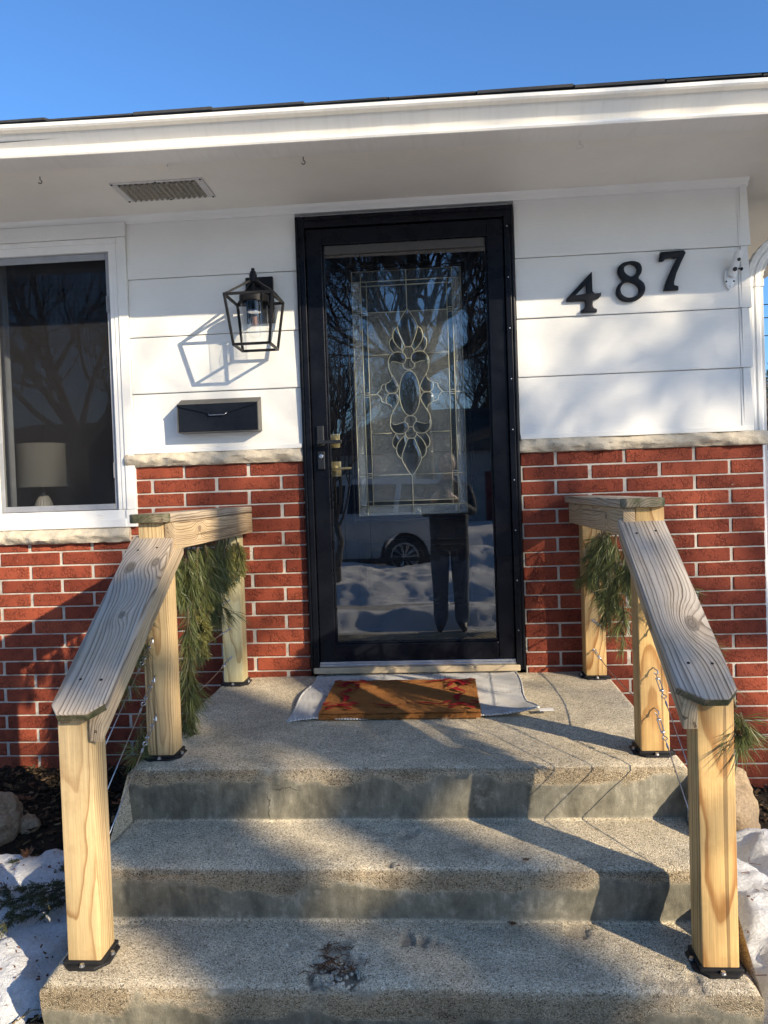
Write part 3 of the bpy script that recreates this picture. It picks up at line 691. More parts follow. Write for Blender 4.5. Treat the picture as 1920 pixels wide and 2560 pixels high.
for sz in (1, -1):
    f = lambda L: [(a, 1.3005+sz*(b-1.3005)) for a, b in L]
    sp = spline(MOT['spear'], 3); bev_pane(f(sp + [(-a, b) for a, b in sp[::-1]]))
    for sx in (1, -1):
        g_ = lambda L: [(sx*a, 1.3005+sz*(b-1.3005)) for a, b in L]
        bev_pane(g_(spline(MOT['p1'], 3)+[(-.0213, 1.5287), (-.0325, 1.5575), (-.0418, 1.5821)]))
        bev_pane(g_(spline(MOT['lobe'], 3)+spline(MOT['lobe2'], 3)[1:]+[(-.0159, 1.4458), (-.0114, 1.4603)]))
        bev_pane(g_(spline(MOT['drop'], 3)+[(-.0558, 1.3446), (-.0673, 1.3653)]))
        bev_pane(g_(spline(MOT['p2'], 3)+[(-.05, 1.518), (-.0635, 1.5388)]))
# ------------------------------------------------------------------ concrete steps
# profile points: y, z, left x, right x, zone (0 tread 1 nosing band 2 riser)
PR = [(.0, .0, -.885, .845, 0), (-1.10, -.019, -.897, .853, 0), (-1.133, -.022, -.898, .8545, 0), (-1.146, -.032, -.898, .8545, 1), (-1.146, -.058, -.898, .853, 1.2),
      (-1.139, -.110, -.896, .851, 2), (-1.131, -.182, -.892, .848, 2), (-1.136, -.1885, -.895, .850, 0), (-1.16, -.191, -.908, .856, 0), (-1.39, -.199, -.917, .860, 0), (-1.414, -.2045, -.918, .861, 0), (-1.425, -.216, -.918, .861, 1), (-1.424, -.250, -.917, .860, 1.2),
      (-1.414, -.300, -.915, .858, 2), (-1.403, -.349, -.913, .856, 2), (-1.408, -.356, -.914, .856, 0), (-1.43, -.3585, -.917, .857, 0), (-1.64, -.370, -.920, .852, 0), (-1.666, -.376, -.921, .852, 0), (-1.678, -.389, -.921, .852, 1), (-1.675, -.430, -.920, .851, 1.2),
      (-1.662, -.49, -.919, .85, 2), (-1.648, -.60, -.917, .848, 2)]
pts = []
for a, b in zip(PR[:-1], PR[1:]):
    L = math.hypot(a[0]-b[0], a[1]-b[1]); n = max(1, round(L/.0075))
    for i in range(n): t = i/n; pts.append(tuple(a[j]+(b[j]-a[j])*t for j in range(4))+((a[4]+(b[4]-a[4])*t) if min(a[4], b[4]) >= 1 else (a[4] if t < .5 else b[4]), ))
pts.append(PR[-1]); pts = np.array(pts); NP_ = len(pts); NX = 230
u = np.linspace(0, 1, NX)
Yp = np.repeat(pts[:, 0:1], NX, 1); Zp = np.repeat(pts[:, 1:2], NX, 1); Xp = pts[:, 2:3]+(pts[:, 3:4]-pts[:, 2:3])*u[None]
zone = np.repeat(pts[:, 4:5], NX, 1)
dn = fbm(Xp*5, Yp*5, Zp*5, 4, 1)*.010 + fbm(Xp*60, Yp*60, Zp*60, 3, 2)*.0035
tread = zone == 0
Zp2 = Zp + np.where(tread, dn*.8, dn*.3); Yp2 = Yp + np.where(tread, 0, dn)*.9
chipn = smooth(.16, .3, fbm(Xp*9, Yp*9, 4, 4, 12)); lip = np.exp(-((np.minimum(np.minimum(abs(Yp+1.143), abs(Yp+1.422)), abs(Yp+1.676)))/.012)**2)
Zp2 -= chipn*lip*.012; Yp2 += chipn*lip*.012
edge = np.minimum(u, 1-u)*1.78; Zp2 -= np.where(edge < .02, (.02-edge)**2/.04*1.2, 0)[None]*np.where(tread, 1, .4)
pit = np.zeros_like(Xp)
for (px, py, r, d) in ((-.169, -1.625, .058, .015), (-.14, -1.58, .04, .007), (-.19, -1.515, .045, .007), (.014, -1.49, .05, .010), (-.30, -1.51, .035, .004), (-.0874, -1.225, .05, .005), (.0, -1.215, .04, .005), (.1815, -1.29, .055, .004), (-.045, -1.398, .014, .010), (.46, -1.43, .05, .007), (.68, -1.645, .05, .007), (.60, -1.62, .03, .005)):
    dd = np.hypot(Xp-px, (Yp-py)*1.15)/r + fbm(Xp*38, Yp*38, 3, 5, 21)*2.3
    k = smooth(1.0, .55, dd)*tread; Zp2 -= k*d; pit = np.maximum(pit, k*min(1, d/.012))
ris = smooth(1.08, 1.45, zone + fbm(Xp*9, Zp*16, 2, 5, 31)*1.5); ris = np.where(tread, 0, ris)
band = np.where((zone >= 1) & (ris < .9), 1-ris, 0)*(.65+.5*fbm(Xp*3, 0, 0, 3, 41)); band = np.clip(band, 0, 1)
m = MB().grid(Xp, Yp2, Zp2)
for j, flip in ((0, False), (NX-1, True)):
    loop = [(Xp[i, j], Yp2[i, j], Zp2[i, j]) for i in range(NP_)] + [(Xp[0, j], 0, -.7)]
    bm = bmesh.new(); vv = [bm.verts.new(p) for p in loop[::-1 if flip else 1]]; bm.faces.new(vv); bmesh.ops.triangulate(bm, faces=bm.faces[:]); bm.verts.index_update()
    m.add([v.co[:] for v in bm.verts], [[v.index for v in f.verts] for f in bm.faces]); bm.free()
me = m.mesh('porch_steps', CONC, 60)
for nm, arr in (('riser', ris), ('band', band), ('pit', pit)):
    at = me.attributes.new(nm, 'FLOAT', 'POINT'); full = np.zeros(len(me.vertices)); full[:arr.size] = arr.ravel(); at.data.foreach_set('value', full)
# side faces show the aggregate too
steps = link(bpy.data.objects.new('porch_steps', me), None, T(0, 0, 0))
tag(steps, 'worn concrete porch and steps with exposed aggregate below the front door', 'steps')
# pebbles lying in the broken patch
PEB = simple('river_pebble', (.44, .385, .30), .8, 0, .35, 30)
pb = MB()
for i in range(60):
    a = random.uniform(0, 6.28); rr = .05*math.sqrt(random.random()); s = random.uniform(.003, .0075)
    x, y = -.166+rr*math.cos(a)*1.1, -1.621+rr*math.sin(a)
    M = T(x, y, -.382+s*.5+random.uniform(0, .005)) @ Matrix.Rotation(random.uniform(0, 6), 4, 'Z') @ Matrix.Diagonal((s*1.3, s, s*.75, 1))
    bm = bmesh.new(); bmesh.ops.create_icosphere(bm, subdivisions=1, radius=1); bm.verts.index_update()
    pb.add([v.co*random.uniform(.85, 1.1) for v in bm.verts], [[v.index for v in f.verts] for f in bm.faces], M); bm.free()
pb = pb.build('loose_pebbles', PEB, None, T(-.17, -1.62, -.39), smooth='all', world=True); tag(pb, 'loose pebbles in the crumbled hole of the lowest tread', 'pebbles', kind='stuff')
LEAF = simple('dry_leaf', (.16, .062, .022), .8, 0, .4, 40); STRAW = simple('dry_straw', (.36, .26, .12), .8, 0, .3, 40)
def leaf_mesh(m, M, s=1., curl=.35):
    out = [(0, -.5), (.12, -.38), (.30, -.32), (.22, -.16), (.42, .0), (.24, .1), (.26, .3), (.1, .28), (0, .52), (-.1, .28), (-.27, .28), (-.22, .08), (-.42, -.02), (-.22, -.16), (-.3, -.34), (-.12, -.38)]
    v = [(0, 0, 0)]+[(x*s, y*s, curl*s*(x*x*2.2+y*y*.8)+random.uniform(-.04, .04)*s) for x, y in out]
    m.add(v, [(0, i, i % 16+1) for i in range(1, 17)], M)
m = MB()
for i in range(60):
    M = T(random.gauss(-.185, .032), random.gauss(-1.588, .02), -.368+random.uniform(-.012, .006)) @ Matrix.Rotation(random.uniform(0, 6.3), 4, 'Z')
    m.tube([M @ Vector((0, -.016, 0)), M @ Vector((.003, 0, .005)), M @ Vector((0, .018, 0))], .0011, 4)
for i in range(14):
    M = T(random.gauss(-.19, .02), random.gauss(-1.515, .01), -.365) @ Matrix.Rotation(random.uniform(0, 6.3), 4, 'Z')
    m.tube([M @ Vector((0, -.012, 0)), M @ Vector((.002, 0, .003)), M @ Vector((0, .012, 0))], .001, 4)
m = m.build('leaf_litter', LEAF, None, T(-.2, -1.58, -.368), world=True); tag(m, 'brown leaf crumbs caught in the broken lowest tread', 'litter', kind='stuff')
for i, (lx, ly, lz, s, lab) in enumerate(((.335, -1.375, -.2005, .03, 'small red-brown leaf on the middle tread edge'), (-.02, -1.405, -.2035, .016, 'tiny dark leaf stuck at the middle step edge'), (.29, -1.42, -.358, .035, 'brown leaf crumb below the right of the middle riser'))):
    o = MB(); leaf_mesh(o, T(lx, ly, lz+.004) @ Matrix.Rotation(i*1.3, 4, 'Z') @ Matrix.Diagonal((1, .6, 1, 1)), s); tag(o.build('fallen_leaf', LEAF, None, T(lx, ly, lz), world=True), lab, 'leaf', 'leaves fallen on the steps')

# ------------------------------------------------------------------ wooden railings
TH = math.atan(.68)
def railing(side):
    sL = side < 0
    lab = 'left' if sL else 'right'
    low = (-.880, -.791) if sL else (.735, .824)       # lower post x range
    mid = (-.864, -.775) if sL else (.735, .824)
    bck = (-.865, -.776) if sL else (.736, .825)
    yl, ym, yb = (-1.607, -1.518), (-1.058, -.969), (-.146, -.057) if sL else (-.130, -.041)
    inn = 1 if sL else -1
    root = empty('railing', (sum(mid)/2, -.8, -.4), ('weathered pine railing under the window left of the door' if sL else 'weathered pine railing right of the door below the house numbers'), 'railing', 'porch railings')
    sd = 1.0 if sL else 4.0
    def post(xr, yr, z0, z1, k, pith, ring, tilt=(0, 0), early=(.60, .43, .235), late=(.29, .145, .055)):
        c = (sum(xr)/2, sum(yr)/2, z0); w = .0889/2
        W = wood('pine_post_%s_%d' % (lab, k), pith, tilt, ring, early, late, seed=sd+k, crack=.55)
        o = MB().bbox((-w, -w, 0), (w, w, z1-z0), .005, 2).build('post', W, root, T(*c), smooth=40)
        # black steel base with two bolts
        s = .064; q = .030
        poly = [(-s, -s+q), (-s+q, -s), (s-q, -s), (s, -s+q), (s, s-q), (s-q, s), (-s+q, s), (-s, s-q)]
        bp = MB().prism(poly, -.004, .007, 'XY', bev=.002).bbox((-.052, -.052, .006), (.052, .052, .016), .003)
        bp = bp.build('base_plate', BLACKM, root, T(*c), smooth=30)
        for bx, by in ((.0, -.057), (inn*.057, .0)):
            MB().lathe([(.0075, .007), (.0075, .009), (.0055, .0092), (.0055, .014), (.003, .0145)], 8, T(bx, by, 0)).build('bolt', STEEL, bp, T(*c), smooth=30)
        return o
    yel = dict(early=(.66, .42, .185), late=(.31, .125, .035)) if not sL else {}
    post(low, yl, -.368, .325 if sL else .335, 1, (-.02, .10) if sL else (.004, .075), .0095 if sL else .016, (.02, .03) if sL else (.008, .055), **yel)
    post(mid, ym, -.018, .766, 2, (.012, -.075) if sL else (-.01, .09), .010, (.02, -.04), **yel)
    post(bck, yb, -.002, .766, 3, (.02, .09) if sL else (-.03, .07), .010, (.0, .06), **({'early': (.60, .52, .30), 'late': (.36, .25, .11)} if sL else yel))
    # flat top: header on the inner side and cap board
    hx = (mid[1]+.0005, mid[1]+.0385) if sL else (mid[0]-.0385, mid[0]-.0005)
    yf, ye = ym[0]-.002, -.030
    Wh = wood('pine_header_'+lab, (.06, .05), (.02, .01), .0065, (.60, .42, .24), (.33, .19, .09), grey=.25, seed=sd+5, knots=((.012, .25, .012, .03),))
    M = axis_matrix(((hx[0]+hx[1])/2, yf, .7205), (0, 1, 0), (0, 0, 1))
    MB().bbox((-.0445, -.019, 0), (.0445, .019, ye-yf), .004, 2).build('top_rail', Wh, root, M, smooth=40)
    if sL: c0, c1 = -.820, -.806
    else: c0, c1 = .7555, .748
    Wc = wood('weathered_cap_'+lab, (.03, .13), (.01, .02), .010, grey=.75, seed=sd+6, algae=.0)
    ya, yz = -1.083, -.022
    M = axis_matrix(((c0), ya, .781), (c1-c0, yz-ya, .0), (1, 0, 0))
    q = .016
    L = yz-ya
    cap = MB().prism([(-.068+q, 0), (.068-q, 0), (.068, q), (.068, L), (-.068, L), (-.068, q)], -.0145, .0145, 'XZ', bev=.004)
    cap.build('top_cap', Wc, root, M, smooth=40)
    # green algae on the cap's front end
    tip = MB().prism([(-.068+q, 0), (.068-q, 0), (.068, q), (.068, .022), (-.068, .022), (-.068, q)], -.0149, .0149, 'XZ', bev=.004)
    tip.v = [(x*1.006, y, z-.0006) for x, y, z in tip.v]
    tip.build('mossy_end', wood('mossy_end_'+lab, (.03, .05), (0, 0), .008, grey=.7, algae=1., seed=sd+9), root, M, smooth=40)
    # sloped rail on the inner side of the posts
    xlo = low[1]+.019 if sL else low[0]-.019; xhi = mid[1]+.019 if sL else mid[0]-.019
    SL = .6825 if sL else .666; z0_ = .3084 if sL else .3253; kk = .028/math.cos(TH)+.0315/math.cos(TH)
    pl = Vector((xlo, -1.618, z0_+.037*SL-kk)); ph = Vector((xhi, -.985, z0_+.670*SL-kk))
    d = (ph-pl); Wr = wood('pine_sloped_rail_'+lab, (-.02, .07), (.015, .02), .0075, (.60, .43, .25), (.33, .20, .10), grey=.3, seed=sd+7, crack=.7)
    hw = .0889/2/math.cos(TH)
    M = axis_matrix(pl, d, (0, 0, 1)); L = d.length; tt = math.tan(TH)
    # plumb-cut ends
    v = []
    for yy in (-.019, .019):
        for (xx, e) in ((-.0445, 0), (.0445, 0), (.0445, L), (-.0445, L)): v.append((xx*.70, yy, e+xx*.70*tt))
    sr = MB(); bm = bmesh.new(); bv = [bm.verts.new(p) for p in v]
    for f in ((0, 1, 2, 3), (7, 6, 5, 4), (0, 4, 5, 1), (1, 5, 6, 2), (2, 6, 7, 3), (3, 7, 4, 0)): bm.faces.new([bv[i] for i in f])
    bmesh.ops.recalc_face_normals(bm, faces=bm.faces[:]); bmesh.ops.bevel(bm, geom=bm.edges[:], offset=.004, segments=2, profile=.5, affect='EDGES'); bm.verts.index_update()
    sr.add([x.co[:] for x in bm.verts], [[x.index for x in f.verts] for f in bm.faces]); bm.free()
    sr.build('sloped_rail', Wr, root, M, smooth=40)
    # sloped cap board with clipped corners
    bx0 = -.812 if sL else .7545; bx1 = -.816 if sL else .7545
    a = Vector((bx0, -1.655, z0_)); b = Vector((bx1, -1.060, z0_+.595*SL)); d = b-a; L = d.length
    M = axis_matrix(a, d, (1, 0, 0))
    kn = ((-.030, L*.80, .019, .030), (.045, L*.83, .017, .025), (.012, L*.50, .011, .018)) if sL else ((.026, L*.36, .020, .055), )
    Ws = wood('weathered_rail_cap_'+lab, (-.075, .060) if sL else (-.11, .055), (.02, .02) if sL else (.03, .01), .0085 if sL else .0105, grey=.93, seed=sd+8, knots=kn, crack=.35, rough=.75, wob=.007)
    W2 = .070; q, q2 = (.026, .034) if sL else (.044, .040)
    poly = [(-W2+.024, 0), (W2-q-.012, 0), (W2, q2), (W2, L+.02), (-W2, L+.02), (-W2, q2*.9)] if sL else [(-W2+q+.012, 0), (W2-.028, 0), (W2, q2*.8), (W2, L+.02), (-W2, L+.02), (-W2, q2)]
    cp_ = MB().prism(poly, .0, .028, 'XZ', bev=.0035)
    # local y is the board's normal: make it point down
    if (M.to_3x3() @ Vector((0, 1, 0))).z > 0: cp_.v = [(x, -y, z) for x, y, z in cp_.v]; cp_.f = [f[::-1] for f in cp_.f]
    sg = -1 if (M.to_3x3() @ Vector((0, 1, 0))).z > 0 else 1
    sc = cp_.build('sloped_cap', Ws, root, M, smooth=40)
    # mossy lower end, slightly proud of the board
    e = MB(); pe = poly[:3]+[(W2, q2+.006), (-W2, q2*.9+.006), poly[5]] if sL else poly[:3]+[(W2, q2+.004), (-W2, q2+.004), poly[5]]
    P6 = [poly[5], poly[0], poly[1], poly[2]]
    n_ = len(P6)
    cxm = 0; 
    vs_ = []
    for hgt in (.0035, .0245):
        for (px, pz) in P6: vs_.append((px*1.004, sg*hgt, pz-.0012))
    e.add(vs_, [(i, i+1, n_+i+1, n_+i) for i in range(n_-1)])
    e.build('mossy_end', wood('mossy_rail_end_'+lab, (.03, .05), (0, 0), .006, grey=.7, algae=1., seed=sd+10), root, M)
    for (sx, sz) in ((-.022, .115), (.035, .112), (-.03, L-.06), (.03, L-.05)):
        MB().lathe([(.0042, sg*.0008), (.0030, sg*.0016), (.0008, sg*.0018)], 8, M @ axis_matrix((sx, -.002*sg, sz), (0, 1, 0))).build('screw', BLACKM, root, world=True)
    # cables and turnbuckles
    def turnbuckle(p, q_):
        """hook on a post at p, pulling towards q_"""
        p = Vector(p); d = (Vector(q_)-p).normalized(); M = axis_matrix(p, d)
        m = MB()
        m.tube([(0, 0, -.004), (0, .004, .006), (.006, .006, .016), (.006, 0, .022), (0, -.004, .022), (-.004, 0, .016)], .0022, 6)
        m.tube([(0, -.004, .018), (0, 0, .026), (0, 0, .045)], .0020, 6)
        for s_ in (-1, 1): m.tube([(s_*.0048, 0, .042), (s_*.0048, 0, .092)], .0017, 6)
        m.bbox((-.0065, -.003, .040), (.0065, .003, .047), .001, 1).bbox((-.0065, -.003, .088), (.0065, .003, .095), .001, 1)
        m.tube([(0, 0, .095), (0, 0, .108)], .0019, 6)
        m.tube([(.007*math.sin(t), 0, .115-.007*math.cos(t)) for t in np.linspace(0, 6.283, 13)[:-1]], .0018, 6, closed=True)
        m.tube([(0, 0, .121), (0, 0, .136)], .0014, 6); m.tube([(0, 0, .136), (0, 0, .152)], .0032, 8)
        m.build('turnbuckle', STEEL, root, M, smooth=40)
        return M @ Vector((0, 0, .150))
    CB = STEEL
    xb_ = -.827 if sL else .770; xm_ = -.826 if sL else .779
    for i, z in enumerate((.512, .38, .254, .125)):
        p0 = Vector((xb_, yb[0]+.001, z)); p1 = Vector((xm_ if sL else mid[0]+.05, ym[1], z+.004-(.02 if i == 3 else 0)))
        MB().lathe([(.0055, 0), (.0055, .002), (.003, .003)], 10, axis_matrix(p0, (0, -1, 0))).build('eye_plate', STEEL, root, world=True)
        s_ = turnbuckle(p0+Vector((0, -.004, 0)), p1 if i < 3 else p1-Vector((0, 0, .05)))
        mid_ = (s_+p1)/2 - Vector((0, 0, .004 if i < 3 else .03))
        MB().tube([s_*(1-t)**2+mid_*2*t*(1-t)+p1*t*t for t in np.linspace(0, 1, 9)], .0017, 6).build('cable', CB, root, world=True, smooth='all')
    for i, z in enumerate((.388, .26, .133)):
        p0 = Vector((xm_, ym[0]-.001, z)); xe = -.84 if sL else .785
        p1 = Vector((xe, yl[1], z-.46*.64))
        s_ = turnbuckle(p0+Vector((0, -.004, 0)), p1)
        MB().tube([s_, p1], .0017, 6).build('cable', CB, root, world=True, smooth='all')
    return root
RL = railing(-1); RR = railing(1)
# ------------------------------------------------------------------ lantern
lan = empty('wall_lantern', (-.664, -.02, 1.73), 'black open-frame wall lantern with clear glass cylinder above the mailbox', 'lantern')
IRON = M_black('lantern_iron', (.013, .013, .014), .42, .1)
MB().bbox((-.727, -.030, 1.629), (-.600, -.012, 1.838), .003).build('back_plate', IRON, lan, world=True)
LX, LY = -.662, -.148
top = [(-.767, -.250, 1.7115), (-.557, -.250, 1.7115), (-.553, -.045, 1.7095), (-.763, -.045, 1.7095)]
bot = [(-.741, -.226, 1.4995), (-.583, -.226, 1.4995), (-.581, -.066, 1.4985), (-.741, -.066, 1.4985)]
ap = Vector((LX, LY, 1.800))
def bar(m, a, b, w=.0055):
    a, b = Vector(a), Vector(b); d = (b-a).normalized(); M = axis_matrix(a, d, (0, 0, 1) if abs(d.z) < .9 else (1, 0, 0)); L = (b-a).length
    m.bbox((-w, -w, -w*.6), (w, w, L+w*.6), .0012, 1, M)
m = MB()
for i in range(4): bar(m, top[i], top[(i+1) % 4]); bar(m, bot[i], bot[(i+1) % 4]); bar(m, top[i], bot[i])
m.build('cage', IRON, lan, world=True)
m = MB()
for p in top: bar(m, p, ap-Vector((0, 0, .004)), .0048)
m.lathe([(.010, -.022), (.017, -.016), (.017, .016), (.013, .018), (.013, .028), (.008, .030), (.008, .042), (.002, .044)], 18, T(*ap))
m.bbox((LX-.011, LY, 1.790), (LX+.011, -.020, 1.812), .003)
m.build('top_arms', IRON, lan, world=True, smooth=40)
m = MB().lathe([(.062, 1.722), (.064, 1.722), (.064, 1.690), (.062, 1.690), (.060, 1.719)], 36, T(LX, LY, 0)).lathe([(.006, 1.785), (.006, 1.72), (.018, 1.719), (.018, 1.69)], 16, T(LX, LY, 0))
m.build('glass_holder', IRON, lan, world=True, smooth=40)
m = MB(); n = 40
for r in (.0585,):
    vs = [(LX+r*math.cos(2*math.pi*j/n), LY+r*math.sin(2*math.pi*j/n), z) for z in (1.512, 1.700) for j in range(n)]
    m.add(vs, [(j, (j+1) % n, n+(j+1) % n, n+j) for j in range(n)])
m.build('glass_cylinder', LGLASS, lan, world=True, smooth='all')
MB().lathe([(.018, 1.70), (.024, 1.698), (.024, 1.662), (.029, 1.655), (.029, 1.65), (.016, 1.65)], 24, T(LX, LY, 0)).build('socket', simple('chrome', (.6, .6, .62), .15, 1.0), lan, world=True, smooth=40)
bulb = MB().lathe([(.013, 1.652), (.015, 1.64), (.021, 1.61), (.0275, 1.578), (.0295, 1.562), (.027, 1.548), (.018, 1.540), (.004, 1.5365)], 24, T(LX, LY, 0)).build('bulb', LGLASS, lan, world=True, smooth='all')
fil = simple('filament', (.75, .33, .12), .4, .2)
m = MB()
for dx in (-.009, -.003, .004, .010): m.tube([(LX+dx*.8, LY, 1.632), (LX+dx, LY-.003, 1.59)], .0018, 6)
m.build('filament', fil, bulb, world=True)
# ------------------------------------------------------------------ mailbox
mb = empty('mailbox', (-.865, -.02, 1.14), 'black wall mailbox with flap and silver edges mounted beside the door', 'mailbox')
MBX = M_black('mailbox_enamel', (.010, .012, .017), .28, .04)
poly = [(-.016, 1.142), (-.084, 1.142), (-.084, 1.262), (-.022, 1.2905), (-.016, 1.2905)]
MB().prism(poly, -1.046, -.682, 'YZ', bev=.002).build('body', MBX, mb, world=True)
edge = simple('mailbox_grey_edge', (.085, .08, .072), .4, .3)
for xs_ in ((-1.0505, -1.0461), (-.6819, -.6775)):
    MB().prism([(-.014, 1.139), (-.0865, 1.139), (-.0865, 1.265), (-.024, 1.294), (-.014, 1.294)], xs_[0], xs_[1], 'YZ', bev=.001).build('side_panel', edge, mb, world=True)
MB().box((-1.046, -.0858, 1.1385), (-.682, -.014, 1.1415)).build('bottom_panel', edge, mb, world=True)
lid = MB().add([(-1.050, -.024, 1.2945), (-.678, -.024, 1.2945), (-.678, -.0885, 1.2655), (-1.050, -.0885, 1.2655)], [(0, 3, 2, 1)])
fl = [(-1.050, 1.266), (-.678, 1.266), (-.682, 1.258), (-.812, 1.225), (-.822, 1.214), (-.905, 1.214), (-.915, 1.225), (-1.046, 1.258)]
lid.prism(fl, -.0905, -.0875, 'XZ'); lid.build('flap', MBX, mb, world=True)
MB().add([(-1.050, -.024, 1.2950), (-.678, -.024, 1.2950), (-.678, -.0885, 1.2660), (-1.050, -.0885, 1.2660)], [(0, 3, 2, 1)]).build('top_edge', edge, mb, world=True)
MB().tube([(-.905, -.0905, 1.2225), (-.90, -.094, 1.214), (-.83, -.094, 1.214), (-.818, -.0905, 1.2235)], .0022, 8).build('flap_lip', STEEL, mb, world=True, smooth='all')
# ------------------------------------------------------------------ house numbers
D4 = [(.826, 1.782), (.8265, 1.695), (.836, 1.685), (.851, 1.685), (.865, 1.689), (.863, 1.673), (.85, 1.661), (.8265, 1.656), (.826, 1.632), (.831, 1.621), (.844, 1.617), (.844, 1.603), (.775, 1.603), (.775, 1.614), (.789, 1.621), (.794, 1.633), (.793, 1.655), (.712, 1.656), (.712, 1.668)]
H4 = [(.8, 1.727), (.8, 1.687), (.791, 1.6855), (.752, 1.681)]
D7 = [(1.117, 1.81), (1.123, 1.85), (1.223, 1.853), (1.232, 1.842), (1.21, 1.799), (1.19, 1.755), (1.179, 1.716), (1.179, 1.704), (1.197, 1.698), (1.197, 1.681), (1.133, 1.681), (1.14, 1.707), (1.156, 1.746), (1.18, 1.795), (1.197, 1.823), (1.184, 1.820), (1.166, 1.824), (1.144, 1.820), (1.135, 1.809)]
def loop(P, n=5):
    k = len(P); out = []
    V = [Vector((*p, 0)) for p in P]
    for i in range(k):
        a, b, c, d = V[i-1], V[i], V[(i+1) % k], V[(i+2) % k]
        for j in range(n):
            t = j/n; q = .5*((2*b)+(c-a)*t+(2*a-5*b+4*c-d)*t*t+(3*b-a-3*c+d)*t**3); out.append((q.x, q.y))
    return out
D8 = loop([(.991, 1.818), (.961, 1.812), (.941, 1.794), (.938, 1.769), (.946, 1.749), (.957, 1.735), (.939, 1.717), (.929, 1.692), (.932, 1.669), (.952, 1.649), (.98, 1.641), (1.013, 1.645), (1.042, 1.663), (1.055, 1.691), (1.049, 1.72), (1.027, 1.742), (1.039, 1.763), (1.042, 1.789), (1.032, 1.808), (1.012, 1.817)], 3)
H8 = [loop([(.992, 1.806), (.972, 1.798), (.965, 1.782), (.974, 1.764), (.996, 1.751), (1.014, 1.76), (1.021, 1.778), (1.014, 1.796)], 3), loop([(.97, 1.727), (.953, 1.711), (.948, 1.691), (.958, 1.671), (.98, 1.66), (1.005, 1.662), (1.023, 1.674), (1.026, 1.693), (1.015, 1.713), (.993, 1.726)], 3)]
NUM = M_black('number_black', (.010, .011, .014), .4, .2)
for poly, holes, nm, lab, scr_ in ((D4, [H4], 'house_number', 'black raised numeral 4, lowest of the three house digits', ((.817, 1.748), (.816, 1.625))), (D8, H8, 'house_number', 'black raised numeral 8 between the other two house digits', ((.945, 1.78), (1.047, 1.69))), (D7, [], 'house_number', 'black raised numeral 7, highest of the three house digits', ((1.205, 1.838), (1.162, 1.69)))):
    o = MB().prism(poly, -.012, -.030, 'XZ', holes=holes, bev=.0025).build(nm, NUM, None, T(poly[0][0], -.02, poly[0][1]), world=True, smooth=30)
    tag(o, lab, 'number', 'house numbers')
    for sx, sz in scr_:
        MB().lathe([(.004, 0), (.0035, .0012), (.0006, .0018)], 10, axis_matrix((sx, -.0298, sz), (0, -1, 0))).build('screw', BLACKM, o, world=True)
# ------------------------------------------------------------------ flag bracket
fb = empty('flag_bracket', (1.42, -.02, 1.72), 'white plastic flagpole bracket screwed to the wall near the corner', 'bracket')
WPL = simple('white_plastic', (.74, .73, .70), .4)
MB().prism(loop([(1.397, 1.712), (1.404, 1.76), (1.452, 1.756), (1.440, 1.708), (1.424, 1.678), (1.412, 1.676)], 4), -.012, -.020, 'XZ', bev=.002).build('base', WPL, fb, world=True, smooth=40)
d_ = Vector((.18, -.50, .85)).normalized(); M = axis_matrix((1.425, -.018, 1.735), d_, (1, 0, 0))
n = 24; vs = []; 
m = MB()
for r, flip in ((.0175, 1), (.0135, -1)):
    for hgt in (0, .105):
        vs += [(r*math.cos(2*math.pi*j/n), r*math.sin(2*math.pi*j/n), hgt + (.012*math.cos(2*math.pi*j/n+1.3) if hgt else 0)) for j in range(n)]
m.add(vs, [(j, (j+1) % n, n+(j+1) % n, n+j) for j in range(n)]+[(3*n+j, 3*n+(j+1) % n, 2*n+(j+1) % n, 2*n+j) for j in range(n)]+[(n+j, n+(j+1) % n, 3*n+(j+1) % n, 3*n+j) for j in range(n)], M)
m.build('tube', WPL, fb, world=True, smooth=40)
DK = simple('dark_hole', (.03, .03, .03), .8)
for hz_, hr, sx_ in ((.032, .0095, .0), (.074, .0075, .002)):
    MB().lathe([(hr, .0), (hr, .0182), (.0005, .0183)], 16, M @ axis_matrix((sx_, 0, hz_), (0, 1 if (M.to_3x3() @ Vector((0, 1, 0))).z < 0 else -1, 0))).build('hole', DK, fb, world=True, smooth=40)
MB().lathe([(.003, 0), (.003, .02), (.007, .021), (.007, .027), (.001, .028)], 10, M @ axis_matrix((.012, 0, .032), (1, .1, 0))).build('thumb_screw', BLACKM, fb, world=True, smooth=40)
for sx, sz in ((1.403, 1.709), (1.436, 1.709), (1.420, 1.687)):
    MB().lathe([(.0042, 0), (.0036, .0015), (.0006, .002)], 10, axis_matrix((sx, -.020, sz), (0, -1, 0))).build('screw', BLACKM if sz > 1.7 else STEEL, fb, world=True)
# ------------------------------------------------------------------ table lamp in the window
tl = empty('table_lamp', (-1.925, .35, .60), 'table lamp with grey drum shade standing inside the window', 'lamp')
n = 40; m = MB()
shp = NT('linen_shade'); o_ = shp.pos(); wv_ = shp.noise(shp.mapv(o_, (1, 1, .2)), 260, 3)
SHADE = shp.done(shp.bsdf(col=shp.mix(wv_, (.17, .165, .15), (.22, .213, .195)), rough=.9))
vs = [(r*math.cos(2*math.pi*j/n)-1.925, r*math.sin(2*math.pi*j/n)+.35, z) for r, z in ((.130, .925), (.127, 1.148), (.124, 1.148), (.127, .925)) for j in range(n)]
m.add(vs, [(i*n+j, i*n+(j+1) % n, (i+1)*n+(j+1) % n, (i+1)*n+j) for i in range(3) for j in range(n)]); m.build('shade', SHADE, tl, world=True, smooth=40)
MB().lathe([(.008, .95), (.008, .91), (.012, .905), (.012, .885)], 14, T(-1.925, .35, 0)).build('neck', STEEL, tl, world=True, smooth=40)
